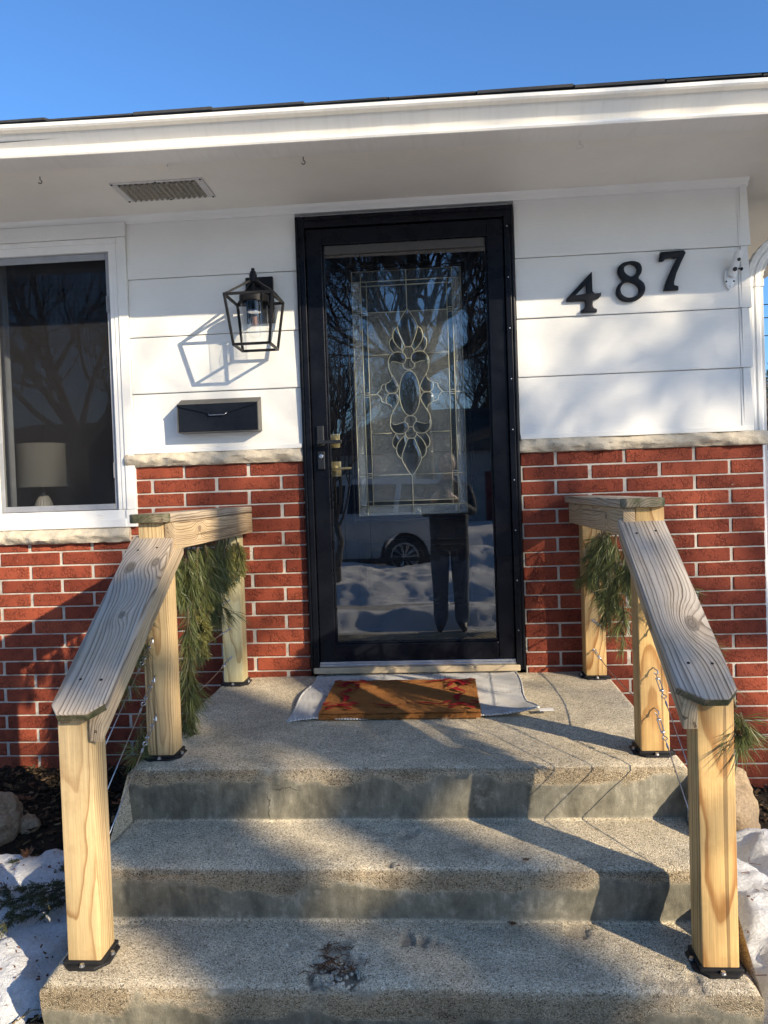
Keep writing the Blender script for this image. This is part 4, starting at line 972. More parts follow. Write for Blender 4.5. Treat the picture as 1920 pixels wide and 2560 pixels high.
MB().lathe([(.012, .887), (.022, .882), (.034, .86), (.048, .82), (.058, .77), (.058, .72), (.045, .66), (.04, .61), (.055, .602), (.055, .6)], 90, T(-1.925, .35, 0), 18, .04).build('base', simple('ribbed_ceramic', (.60, .58, .54), .35), tl, world=True, smooth=50)
tb = empty('side_table', (-1.9, .42, -.1), 'dark side table under the lamp behind the window', 'table')
TW = simple('dark_wood', (.05, .03, .02), .4)
MB().bbox((-2.2, .2, .57), (-1.6, .7, .6), .006).build('top', TW, tb, world=True)
for x_, y_ in ((-2.15, .25), (-1.65, .25), (-2.15, .65), (-1.65, .65)): MB().bbox((x_-.02, y_-.02, -.1), (x_+.02, y_+.02, .57), .004).build('leg', TW, tb, world=True)

# ------------------------------------------------------------------ rug and doormat
def rug():
    nx, ny = 150, 110
    u_ = np.linspace(0, 1, nx)[None]; v_ = np.linspace(0, 1, ny)[:, None]
    xl = -.462-.012*v_+.006*np.sin(v_*9); xr = .437+.008*np.sin(v_*7)+.012*v_
    yb_ = -.012+.008*np.sin(u_*11)-.006*np.cos(u_*23); yf_ = -.686+.012*np.sin(u_*5)+.05*u_+.01*np.sin(u_*17)
    X = xl+(xr-xl)*u_; Y = yb_+(yf_-yb_)*v_
    Z = .009-.018*(-Y)+.004*np.sin(X*16+Y*9)*smooth(.25, .48, np.abs(X))+fbm(X*9, Y*9, 0, 3, 8)*.006+.0012*np.sin(X*520)*np.sin(Y*520)
    k = smooth(.80, 1., u_)*smooth(.72, 1., v_); Z = Z+k*.022; X = X+k*.012
    Z = Z + smooth(.93, 1, u_+0*v_)*.006
    m = MB().grid(X, Y, Z); m2 = MB().grid(X, Y, Z-.005)
    t = NT('woven_rug'); o = t.obj(); x, y, z = t.sep(o)
    wx = t.m('SINE', t.m('MULTIPLY', x, 560)); wy = t.m('SINE', t.m('MULTIPLY', y, 560)); w = t.m('MULTIPLY', wx, wy)
    c = t.mix(t.mr(w, -.6, .9), (.50, .49, .47), (.80, .775, .73)); c = t.mix(1, c, t.ramp(t.noise(o, 14, 4), [(.3, .82), (.7, 1.05)]), 'MULTIPLY')
    RM = t.done(t.bsdf(col=c, rough=.95, spec=.1, normal=t.bump(w, .8, .004)))
    o = m.build('rug', RM, None, T(0, -.35, 0), world=True, smooth='all'); tag(o, 'white woven cotton rug lying under the coir doormat', 'rug')
    edge_ = [(X[i, 0], Y[i, 0], Z[i, 0]-.001) for i in range(0, ny, 3)]+[(X[-1, j], Y[-1, j], Z[-1, j]-.001) for j in range(0, nx, 3)]+[(X[i, -1], Y[i, -1], Z[i, -1]-.001) for i in range(ny-1, -1, -3)]+[(X[0, j], Y[0, j], Z[0, j]-.001) for j in range(nx-1, -1, -3)]
    MB().tube(edge_, [.0035+.0012*((i % 2)) for i in range(len(edge_))], 6, closed=True).build('hem', RM, o, world=True, smooth='all')
    MB().bbox((.375, -.665, .006), (.43, -.635, .0075), .0005, 1, Matrix.Rotation(.12, 4, 'Z')).build('care_tag', VINYL, o, T(.02, -.02, 0))
    return o
rug()
coir = NT('coir'); o_ = coir.obj(); n1 = coir.noise(o_, 260, 4, .7); n2 = coir.noise(o_, 30, 4)
COIR = coir.done(coir.bsdf(col=coir.mix(1, coir.mix(n1, (.20, .075, .024), (.45, .195, .065)), coir.ramp(n2, [(.3, .85), (.7, 1.1)]), 'MULTIPLY'), rough=.95, spec=.1, normal=coir.bump(n1, 1., .006)))
RED = NT('red_print'); o_ = RED.obj(); n1 = RED.noise(o_, 260, 4, .7); RED = RED.done(RED.bsdf(col=RED.mix(n1, (.13, .006, .010), (.34, .016, .022)), rough=.95, spec=.1))
mat_ = empty('doormat', (-.05, -.43, .0), 'brown coir doormat with red ribbon border on the white rug', 'doormat')
MX0, MX1, MY0, MY1, MZ = -.354, .252, -.672, -.188, .024
mx, my = np.meshgrid(np.linspace(MX0, MX1, 120), np.linspace(MY1, MY0, 100)); zz = MZ-.018*(-my)*.6+fbm(mx*40, my*40, 0, 3, 3)*.004
base = MB().grid(mx, my, zz).box((MX0, MY0, -.004), (MX1, MY1, .012)).build('coir_pile', COIR, mat_, world=True, smooth=50)
# bristles
br = MB(); N_ = 9000
bx = rng.uniform(MX0, MX1, N_); by = rng.uniform(MY0, MY1, N_)
k = N_//4; by[:k] = rng.uniform(MY0, MY0+.01, k); bx[k:k+500] = MX0+rng.uniform(0, .01, 500); bx[k+500:k+1000] = MX1-rng.uniform(0, .01, 500)
lx, ly = rng.normal(0, .004, N_), rng.normal(-.0015, .004, N_)
for i in range(N_):
    z0 = MZ-.018*(-by[i])*.6-.006; x_, y_ = bx[i], by[i]
    if i < k: z0 -= rng.uniform(0, .02)
    a = rng.uniform(0, 3.14); wx_, wy_ = .0011*math.cos(a), .0011*math.sin(a)
    br.v += [(x_-wx_, y_-wy_, z0), (x_+wx_, y_+wy_, z0), (x_+lx[i], y_+ly[i]-(.004 if i < k else 0), z0+.011)]; br.f.append((3*i, 3*i+1, 3*i+2)); br.m.append(0)
b_ = br.build('coir_bristles', COIR, mat_, world=True); b_['kind'] = 'stuff'
def mz(x, y): return MZ-.018*(-y)*.6+.0095
def ribbon(P, w):
    P = spline(P, 7); m = MB(); vs = []; 
    for i, p in enumerate(P):
        a = Vector(P[max(0, i-1)]); b = Vector(P[min(len(P)-1, i+1)]); t = (b-a).normalized(); n = Vector((-t.y, t.x)); ww = w*(.55+.45*math.sin(i*.55+w*900))
        for s in (-1, 1): q = Vector(p)+n*ww*s; vs.append((q.x, q.y, mz(q.x, q.y)))
    m.add(vs, [(2*i, 2*i+1, 2*i+3, 2*i+2) for i in range(len(P)-1)]); m.build('ribbon_print', RED, base, world=True)
l, r, tp, bt = MX0+.07, MX1-.07, MY1-.06, MY0+.085
ribbon([(l-.01, tp+.01), (l+.10, tp-.02), (l+.2, tp+.02), (l+.30, tp-.018), (l+.4, tp+.012), (r+.01, tp-.006)], .007)
ribbon([(l-.01, bt), (l+.10, bt+.02), (l+.2, bt-.018), (l+.30, bt+.018), (l+.4, bt-.008), (r+.01, bt+.006)], .008)
for s_, x_ in ((-1, l), (1, r)):
    ribbon([(x_, tp), (x_+s_*.018, tp-.06), (x_-s_*.016, tp-.12), (x_+s_*.02, tp-.18), (x_-s_*.016, tp-.24), (x_, bt)], .013)
    ribbon([(x_-s_*.03, tp-.05), (x_-s_*.05, tp-.1), (x_-s_*.03, tp-.13)], .007)
for cx_, cy_ in ((l, tp), (r, tp), (l, bt), (r, bt)):
    for s in (-1, 1):
        ribbon([(cx_, cy_), (cx_+s*.035, cy_+.032), (cx_+s*.065, cy_+.010), (cx_+s*.04, cy_-.014), (cx_, cy_)], .009)
        ribbon([(cx_, cy_), (cx_+s*.025, cy_-.035), (cx_+s*.05, cy_-.06)], .009)
# ------------------------------------------------------------------ evergreen garlands
PINE = M_needle('pine_needles', (.050, .068, .022), (.15, .168, .055), (.30, .235, .07)); CEDAR = M_needle('cedar_sprays', (.13, .135, .035), (.28, .245, .075), (.36, .26, .08)); JUN = M_needle('juniper_needles', (.035, .045, .022), (.085, .095, .045), (.14, .13, .05))
STEM = simple('green_stem', (.10, .07, .035), .8)
def needles(P, D, L, w, bend, rg):
    """thin two-triangle blades: P roots, D unit directions, L lengths; returns verts, faces, shade"""
    n = len(P); side = np.cross(D, rg.normal(size=(n, 3))); side /= np.linalg.norm(side, axis=1, keepdims=True)+1e-9
    mid = P + D*L[:, None]*.5 + np.array([0, 0, -1.])*(bend*L*.12)[:, None]
    tip = P + D*L[:, None] + np.array([0, 0, -1.])*(bend*L*.5)[:, None]
    V = np.stack([P, mid+side*w[:, None], tip, mid-side*w[:, None]], 1).reshape(-1, 3)
    F = (np.arange(n)*4)[:, None]+np.array([[0, 1, 2, 3]])
    return V, F, np.repeat(rg.uniform(0, 1, n), 4)
def add_needles(name, parts, mat, parent, kind='stuff'):
    V = np.concatenate([p[0] for p in parts]); S = np.concatenate([p[2] for p in parts]); o = 0; F = []
    for p in parts: F.append(p[1]+o); o += len(p[0])
    F = np.concatenate(F)
    M = WM[parent.name]; V = V-np.array(M.translation)
    me = bpy.data.meshes.new(name); me.from_pydata(V.tolist(), [], F.tolist()); me.materials.append(mat)
    a = me.attributes.new('shade', 'FLOAT', 'POINT'); a.data.foreach_set('value', S.astype(float)); me.update()
    ob = link(bpy.data.objects.new(name, me), parent, M); ob['kind'] = kind; return ob
def strand(path, per, Lr, spread, droop, rg, w=.0009, tip=True):
    """tufts of needles along a polyline"""
    P = np.array(path, float); seg = np.linalg.norm(np.diff(P, axis=0), axis=1); tot = seg.sum(); n = max(8, int(per*tot))
    q = 9 if Lr[1] > .04 else 1; nc = max(2, n//q)
    t = np.sort(rg.uniform(0, tot, nc)); cs = np.concatenate([[0], np.cumsum(seg)]); k = np.clip(np.searchsorted(cs, t)-1, 0, len(seg)-1)
    f = ((t-cs[k])/seg[k])[:, None]; R = P[k]*(1-f)+P[k+1]*f; T_ = (P[k+1]-P[k])/seg[k][:, None]
    R = R + rg.normal(0, .003, R.shape)
    D = T_*1.0 + rg.normal(0, spread, (nc, 3)) + np.array([0, 0, -droop]); D /= np.linalg.norm(D, axis=1, keepdims=True)
    L = rg.uniform(Lr[0], Lr[1], nc)
    R, D, L = np.repeat(R, q, 0), np.repeat(D, q, 0), np.repeat(L, q); n = len(R)
    if q > 1: D = D + rg.normal(0, .20, D.shape); D /= np.linalg.norm(D, axis=1, keepdims=True); L = L*rg.uniform(.8, 1.1, n); R = R + rg.normal(0, .0015, R.shape)
    return needles(R, D, L, np.full(n, w)*rg.uniform(.7, 1.3, n), rg.uniform(.1, .5, n), rg)
def bough(rg, p, d, L, sub=5, per=760, Lr=(.05, .095), spread=.6, droop=.35, w=.0011, stems=None):
    """a drooping bough with short side shoots ending in tufts"""
    out = []; p = np.array(p, float); d = np.array(d, float); d /= np.linalg.norm(d); pts = [p.copy()]
    for i in range(6):
        d = d + np.array([0, 0, -.18]) + rg.normal(0, .08, 3); d /= np.linalg.norm(d); p = p + d*L/6; pts.append(p.copy())
    out.append(strand(pts, per, Lr, spread*.8, droop, rg, w))
    if stems is not None: stems.tube(pts, [.0038*(1-i/9) for i in range(7)], 5)
    for j in range(sub):
        i = rg.integers(1, 6); dd = (pts[i+1]-pts[i])/(L/6) + rg.normal(0, .5, 3); dd /= np.linalg.norm(dd); q = pts[i] + dd*L*.28
        out.append(strand([pts[i], q], per*1.1, Lr, spread*.7, droop, rg, w))
        if stems is not None: stems.tube([pts[i], q], [.0026, .0014], 4)
    return out
def garland(name, label, base, boughs, cedars, seed, main):
    rg = np.random.default_rng(seed); g = empty(name, base, label, 'garland', 'evergreen garlands'); st = MB(); pine = []; ced = []
    for (p, d, L) in boughs: pine += bough(rg, p, d, L, stems=st)
    for (p, d, L) in cedars: ced += bough(rg, p, d, L, 9, 1500, (.010, .022), .9, .1, .0016, st)
    st.tube(main, .004, 6); st.build('stem', STEM, g, world=True); add_needles('pine_needles', pine, PINE, g)
    if ced: add_needles('cedar_sprays', ced, CEDAR, g)
rg = np.random.default_rng(5)
bl = []
for y in np.linspace(-.10, -.90, 11):
    bl.append(((-.785+rg.normal(0, .012), y, .665), (rg.normal(0.03, .15), rg.normal(-.05, .3), -1), rg.uniform(.10, .20)))
    bl.append(((-.83+rg.normal(0, .012), y, .665), (rg.normal(-.1, .2), rg.normal(-.05, .3), -1), rg.uniform(.12, .22)))
bl += [((-.795, y, z), (rg.normal(0, .1), rg.normal(0, .15), -1), rg.uniform(.14, .22)) for y, z in ((-.42, .55), (-.5, .52), (-.56, .50), (-.62, .52), (-.66, .42), (-.74, .50), (-.78, .38), (-.80, .28), (-.80, .44), (-.79, .20), (-.82, .16), (-.80, .22))]
for t in np.linspace(0, 1, 9):
    y = -1.0-.30*t; bl.append(((-.875+rg.normal(0, .008), y, .60-.22*t+rg.normal(0, .02)), (rg.normal(-.1, .15), rg.normal(-.1, .3), -.9), rg.uniform(.10, .16)))
for y, z in ((-.98, .2), (-1.0, .05), (-1.02, -.02), (-.95, .12), (-1.05, .1), (-1.0, -.06)): bl.append(((-.885, y, z), (rg.normal(-.05, .12), rg.normal(0, .2), -1), .15))
garland('garland', 'pine and cedar garland draped on the left railing by the window', (-.82, -.55, .66), bl, [((-.775, -.22, .64), (.05, -.1, -1), .17), ((-.772, -.16, .64), (.05, .0, -1), .14), ((-.775, -.66, .50), (0, -.1, -1), .20), ((-.772, -.72, .44), (0, 0, -1), .18), ((-.78, -.60, .40), (0, -.3, -1), .16), ((-.90, -1.2, .40), (-.8, .1, -.2), .16)], 21,
        [(-.80, -.1, .668), (-.80, -.5, .664), (-.80, -.95, .668), (-.875, -1.02, .58), (-.88, -1.35, .36)])
br_ = []
for y in np.linspace(-.12, -.92, 10):
    br_.append(((.775+rg.normal(0, .012), y, .665), (rg.normal(-.03, .15), rg.normal(-.05, .3), -1), rg.uniform(.12, .22)))
br_ += [((.772, y, z), (rg.normal(-.03, .1), rg.normal(0, .15), -1), rg.uniform(.14, .2)) for y, z in ((-.25, .60), (-.3, .52), (-.42, .52), (-.5, .50), (-.62, .52), (-.7, .42), (-.15, .6))]
for t in np.linspace(0, 1, 17):
    y = -.93-.66*t; br_.append(((.834+rg.normal(0, .005), y, .68-.42*t+rg.normal(0, .012)), (rg.normal(.02, .10), rg.normal(-.45, .25), -.8), rg.uniform(.05, .09)))
garland('garland', 'pine garland hanging along the right railing below the house numbers', (.80, -.55, .66), br_, [((.838, -1.5, .36), (.1, -.2, -1), .10)], 33, [(.79, -.1, .668), (.79, -.95, .668), (.838, -1.0, .66), (.838, -1.58, .28)])
# ------------------------------------------------------------------ ground, snow, mulch
STREET_Y = (-10.0, -14.0)
def gz(x, y):
    x, y = np.asarray(x, float), np.asarray(y, float)
    w = np.where(x < 0, -.425, -.535); near = w + (-.56-w)*smooth(0, 1, np.clip(-y/1.7, 0, 1))
    z = np.where(y > 0, w, near)
    s = smooth(-9.7, -9.95, y)*smooth(-14.25, -14.05, y); z = z - s*.16
    return z
xs = np.unique(np.concatenate([np.linspace(-300, -12, 14), np.linspace(-12, -3, 20), np.linspace(-3, 3, 81), np.linspace(3, 12, 20), np.linspace(12, 300, 14)]))
ys = np.unique(np.concatenate([np.linspace(-300, -15, 16), np.linspace(-15, -10, 41), np.linspace(-10, -2.2, 20), np.linspace(-2.2, .2, 41), np.linspace(.2, 300, 16)]))
GX, GY = np.meshgrid(xs, ys); GZ = gz(GX, GY)+fbm(GX*3, GY*3, 0, 3, 50)*.02*smooth(-2.2, -1.6, GY)
gt = NT('winter_ground'); o_ = gt.pos(); nn = gt.noise(o_, 40, 6, .7); x_, y_, z_ = gt.sep(o_)
turf = gt.mix(gt.noise(o_, 60, 5), (.045, .05, .02), (.13, .115, .055)); far = gt.mix(gt.ramp(gt.noise(o_, .35, 5), [(.30, 0), (.38, 1)]), turf, (.84, .845, .85))
col = gt.mix(gt.mr(y_, -2.3, -1.9), far, gt.mix(nn, (.012, .009, .006), (.055, .040, .027)))
GM = gt.done(gt.bsdf(col=col, rough=.95, spec=.1, normal=gt.bump(nn, .8, .02)))
g_ = MB().grid(GX, GY, GZ).build('ground', GM, smooth='all'); tag(g_, 'mulched bed and winter lawn around the house', None, kind='structure')
def slab(name, x0, x1, y0, y1, z, mat, label, nx=2, ny=2):
    o = MB().box((x0, y0, z-.06), (x1, y1, z)).build(name, mat); tag(o, label, None, kind='structure'); return o
PAVE = simple('concrete_paving', (.42, .40, .36), .9, 0, .18, 6, .4, 200); ASPH = simple('asphalt', (.05, .05, .052), .9, 0, .25, 8, .5, 300)
def slabs(name, label, n, x0, w, y0, y1, z):
    base = slab(name, x0-.1, x0+n*w+.1, y0-.03, y1+.03, z-.03, SOIL, label)
    me_ = MB().bbox((0, y0, z-.09), (w-.014, y1, z), .008, 2).mesh('slab', PAVE)
    for i in range(n): link(bpy.data.objects.new('slab', me_), base, T(x0+i*w, 0, random.uniform(-.003, .003)))
slabs('path', 'grey concrete front walk below the steps', 6, -1.35, 1.22, -4.08, -1.95, -.548)
slabs('pavement', 'grey concrete pavement along the street', 10, -12, 2.44, -5.95, -5.1, -.540)
slab('road', -300, 300, STREET_Y[1], STREET_Y[0], -.708, ASPH, 'dark asphalt road in front of the house')
for y0 in (STREET_Y[0]+.001, STREET_Y[1]-.151): tag(MB().bbox((-60, y0, -.80), (60, y0+.15, -.562), .02).build('kerb', PAVE), 'concrete kerb at the road edge', None, kind='structure')
def snow(name, label, x0, x1, y0, y1, n, thf, kind='structure'):
    nx, ny = int((x1-x0)/n)+1, int((y1-y0)/n)+1
    X, Y = np.meshgrid(np.linspace(x0, x1, nx), np.linspace(y0, y1, ny)); th = thf(X, Y); Z = gz(X, Y)+np.maximum(th, -.03)
    idx = np.arange(nx*ny).reshape(ny, nx); q = np.stack([idx[:-1, :-1], idx[:-1, 1:], idx[1:, 1:], idx[1:, :-1]], -1).reshape(-1, 4)
    keep = (th.ravel()[q] > -.012).any(1); m = MB(); m.v = np.stack([X, Y, Z], -1).reshape(-1, 3).tolist(); m.f = q[keep].tolist(); m.m = [0]*len(m.f)
    o = m.build(name, SNOW, smooth='all'); tag(o, label, None, kind=kind); return o
def th_l(X, Y):
    d = np.minimum(np.minimum(Y+1.63, -.74-Y), -.935-X)+fbm(X*5, Y*5, 0, 4, 61)*.22
    return .10*smooth(-.02, .20, d)-.016+fbm(X*3.5, Y*3.5, 0, 4, 62)*.075*smooth(0, .12, d)+fbm(X*20, Y*20, 0, 5, 63)*.035-.05*smooth(.06, .2, fbm(X*3.2, Y*3.2, 5, 4, 66))
snow('snow', 'old snow patch on the mulch left of the steps', -3.4, -.915, -1.9, -.45, .016, th_l)
def th_r(X, Y):
    d = np.minimum(np.minimum(Y+2.1, -.62-Y), X-.862+.0*Y)+fbm(X*5, Y*5, 0, 4, 71)*.14+.05
    return .17*smooth(-.02, .18, d)-.016+fbm(X*3.5, Y*3.5, 0, 4, 72)*.10*smooth(0, .12, d)+fbm(X*20, Y*20, 0, 5, 73)*.04-.07*np.exp(-((X-1.22+.35*(Y+1.2))/.05)**2)*smooth(0, .2, d)
snow('snow', 'bright old snow bank right of the steps', .84, 3.4, -2.3, -.4, .016, th_r)
def th_a(X, Y):
    d = np.minimum(np.minimum(Y+5.12, -4.12-Y), 30-abs(X))+fbm(X*1.6, Y*1.6, 0, 4, 81)*.5; return .16*smooth(0, .35, d)-.015+fbm(X*2, Y*2, 0, 5, 82)*.16*1.0+fbm(X*7, Y*7, 0, 5, 83)*.06*smooth(0, .4, d)
snow('snow', 'snow strip between front walk and pavement', -6, 5, -5.6, -3.7, .035, th_a)
def th_b(X, Y):
    d = np.minimum(Y+9.95, -5.9-Y)+fbm(X*1.2, Y*1.2, 0, 4, 91)*.6; return .20*smooth(0, .5, d)-.015+fbm(X*1.3, Y*1.3, 0, 5, 92)*.30*1.0+fbm(X*5, Y*5, 0, 5, 93)*.09*smooth(0, .5, d)+.30*np.exp(-((Y+9.1)/.6)**2)*smooth(-.6, .4, fbm(X*.6, 3, 0, 2, 9)*2+.5)*smooth(-.1, .6, X)
snow('snow', 'ploughed snow bank along the near kerb', -7, 6, -10.1, -5.6, .05, th_b)
def th_c(X, Y):
    d = np.minimum(Y+40, -14.2-Y)+fbm(X*.8, Y*.8, 0, 4, 95)*1.2; return .28*smooth(0, 1, d)-.02+fbm(X*.9, Y*.9, 0, 5, 96)*.35
snow('snow', 'snow covered lawn across the road', -24, 24, -27, -14.1, .25, th_c)
# mulch chips
CHIP = NT('mulch_chip'); o_ = CHIP.obj(); a_ = CHIP.n('Attribute', attribute_name='shade').outputs['Fac']
CHIP = CHIP.done(CHIP.bsdf(col=CHIP.ramp(a_, [(0, (.010, .008, .006)), (.7, (.04, .028, .018)), (.93, (.11, .065, .035)), (1, (.24, .17, .09))]), rough=.9, spec=.15))
m = MB(); sh = []
def chips(n, x0, x1, y0, y1, smax=1.):
    for i in range(n):
        x, y = random.uniform(x0, x1), random.uniform(y0, y1); s = random.uniform(.4, 1)*smax
        M = T(x, y, float(gz(x, y))+random.uniform(.0, .018)) @ Matrix.Rotation(random.uniform(0, 6.3), 4, 'Z') @ Matrix.Rotation(random.gauss(0, .35), 4, 'X') @ Matrix.Rotation(random.gauss(0, .35), 4, 'Y')
        l_, w_, t_ = .022*s, random.uniform(.004, .008)*s, .0025*s
        m.box((-l_, -w_, -t_), (l_*random.uniform(.6, 1), w_, t_), M); sh.extend([random.random()]*8)
chips(2600, -2.4, -.86, -.80, .0); chips(900, -1.5, -.90, -1.95, -1.5, 1.1); chips(700, .80, 1.8, -.75, .0); chips(500, -1.05, -.88, -1.6, -.7)
me = m.mesh('mulch_chips', CHIP); at = me.attributes.new('shade', 'FLOAT', 'POINT'); at.data.foreach_set('value', sh)
tag(link(bpy.data.objects.new('mulch_chips', me)), 'dark wood mulch chips in the bed beside the house', 'mulch', kind='stuff')
# leaves and straw in the mulch
m = MB(); m.cur = 0
for i in range(130):
    reg = random.choice(((-2.0, -.95, -.55, -.03), (-1.35, -.95, -1.9, -1.58), (-1.35, -.95, -1.9, -1.58), (-1.9, -1.0, -.9, -.5)))
    x, y = random.uniform(*reg[:2]), random.uniform(*reg[2:])
    leaf_mesh(m, T(x, y, float(gz(x, y))+random.uniform(.012, .03)) @ Matrix.Rotation(random.uniform(0, 6.3), 4, 'Z') @ Matrix.Rotation(random.gauss(0, .5), 4, 'X'), random.uniform(.025, .055), random.uniform(.2, .9))
o = m.build('leaf_litter', LEAF); tag(o, 'dry brown leaves scattered over the dark mulch', 'leaves', kind='stuff')
m = MB()
for i in range(90):
    x, y = random.uniform(-1.32, -.95), random.uniform(-1.95, -1.57); a = random.uniform(0, 6.3); L = random.uniform(.04, .10)
    z = float(gz(x, y))+random.uniform(.015, .04); m.tube([(x, y, z), (x+L*.5*math.cos(a), y+L*.5*math.sin(a), z+random.uniform(.0, .02)), (x+L*math.cos(a+.3), y+L*math.sin(a+.3), z-.004)], .0016, 4)
tag(m.build('straw', STRAW), 'yellow dead grass stems at the foot of the steps', 'straw', kind='stuff')
for i, (x, y, s, lab) in enumerate(((-1.36, -.93, .06, 'curled brown leaf on the left snow patch below the boulder'), (-1.10, -.98, .055, 'brown leaf on the snow beside the left lower post'), (-1.34, -1.12, .035, 'small reddish leaf at the left edge of the snow patch'))):
    z = float(gz(x, y)+max(0, th_l(np.array(x), np.array(y))))
    o = MB(); leaf_mesh(o, T(x, y, z+.012) @ Matrix.Rotation(i*2.1, 4, 'Z') @ Matrix.Rotation(.35, 4, 'X'), s, 1.1); tag(o.build('fallen_leaf', LEAF, None, T(x, y, z), world=True), lab, 'leaf', 'leaves fallen on the snow')
# dirt, bark crumbs and twigs on the snow
m = MB()
for i in range(420):
    right = i % 3 == 0
    x, y = (random.uniform(.9, 1.9), random.uniform(-2.0, -.75)) if right else (random.uniform(-1.9, -.95), random.uniform(-1.6, -.75))
    th = float((th_r if right else th_l)(np.array(x), np.array(y)))
    if th < .01: continue
    z = float(gz(x, y))+th+.003; a = random.uniform(0, 6.3); L = random.uniform(.004, .012) if i % 6 else random.uniform(.02, .05)
    m.tube([(x, y, z), (x+L*math.cos(a), y+L*math.sin(a), z+random.uniform(0, .004))], random.uniform(.0010, .0028) if i % 6 else .001, 4)
tag(m.build('snow_debris', LEAF), 'dark bark crumbs and twigs sprinkled on the snow beside the steps', 'debris', kind='stuff')
# boulders
ROCK = NT('granite_boulder'); o_ = ROCK.obj(); n1 = ROCK.noise(o_, 9, 5); n2 = ROCK.noise(o_, 90, 5, .7)
ROCK = ROCK.done(ROCK.bsdf(col=ROCK.mix(1, ROCK.mix(n1, (.24, .165, .10), (.40, .30, .20)), ROCK.ramp(n2, [(.3, .6), (.7, 1.25)]), 'MULTIPLY'), rough=.9, spec=.2, normal=ROCK.bump(n2, .7, .008)))
def rock(p, r, seed, lab, sc=(1, 1, .8)):
    bm = bmesh.new(); bmesh.ops.create_icosphere(bm, subdivisions=5, radius=1)
    for v in bm.verts:
        k = 1+.30*mnoise.noise(v.co*1.1+Vector((seed, 0, 0)))+.13*mnoise.noise(v.co*2.6+Vector((0, seed, 0)))+.045*mnoise.noise(v.co*7)+.02*mnoise.noise(v.co*19)
        v.co = Vector((v.co.x*sc[0], v.co.y*sc[1], v.co.z*sc[2]))*k*r
    me = bpy.data.meshes.new('boulder'); bm.to_mesh(me); bm.free(); me.materials.append(ROCK); me.polygons.foreach_set('use_smooth', [True]*len(me.polygons))
    tag(link(bpy.data.objects.new('boulder', me), None, T(*p)), lab, 'boulder', 'boulders edging the bed')
rock((-1.69, -.62, -.41), .125, 3., 'large tan boulder at the left edge between mulch and snow'); rock((-1.555, -.58, -.445), .045, 9., 'small round stone beside the large left boulder', (1, 1, .9))
rock((1.13, -.55, -.40), .15, 5., 'speckled tan boulder behind the right lower post', (1, .9, 1.05))
# evergreen sprays lying on the left snow
rg = np.random.default_rng(91); br0 = empty('evergreen_branch', (-1.1, -1.1, -.46), 'dark cut juniper branch lying on the snow beside the left post', 'branch'); stm = MB(); parts = []
for (p, d, L) in (((-.97, -1.00, -.40), (-1, .0, -.05), .42), ((-1.0, -1.05, -.40), (-1, -.35, -.1), .38), ((-1.05, -1.08, -.41), (-.9, -.6, -.1), .36), ((-1.08, -1.16, -.42), (-.6, -.9, -.1), .26), ((-1.0, -1.1, -.40), (-.5, -.6, -.05), .26)):
    pts = [np.array(p)]; d = np.array(d)/np.linalg.norm(d)
    for i in range(7):
        d = d+rg.normal(0, .10, 3)*np.array([1, 1, .3]); d /= np.linalg.norm(d); q = pts[-1]+d*L/7; q[2] = max(q[2], float(gz(q[0], q[1]))+.075+.01*rg.random()); pts.append(q)
    stm.tube(pts, [.004*(1-i/9) for i in range(8)], 5)
    for i in range(1, 8):
        for s in (-1, 1, rg.choice((-1, 1))):
            dd = d+np.array([-d[1]*s, d[0]*s, 0])*rg.uniform(.5, 1.3)+rg.normal(0, .25, 3)*np.array([1, 1, .5]); dd /= np.linalg.norm(dd); q = pts[i]+dd*rg.uniform(.03, .07)+np.array([0, 0, rg.uniform(-.01, .02)])
            stm.tube([pts[i], q], [.0016, .0008], 4); parts.append(strand([pts[i], q], 1500, (.008, .018), .7, .0, rg, .0013))
stm.build('twig', TWIG, br0, world=True); add_needles('juniper_needles', parts, JUN, br0)
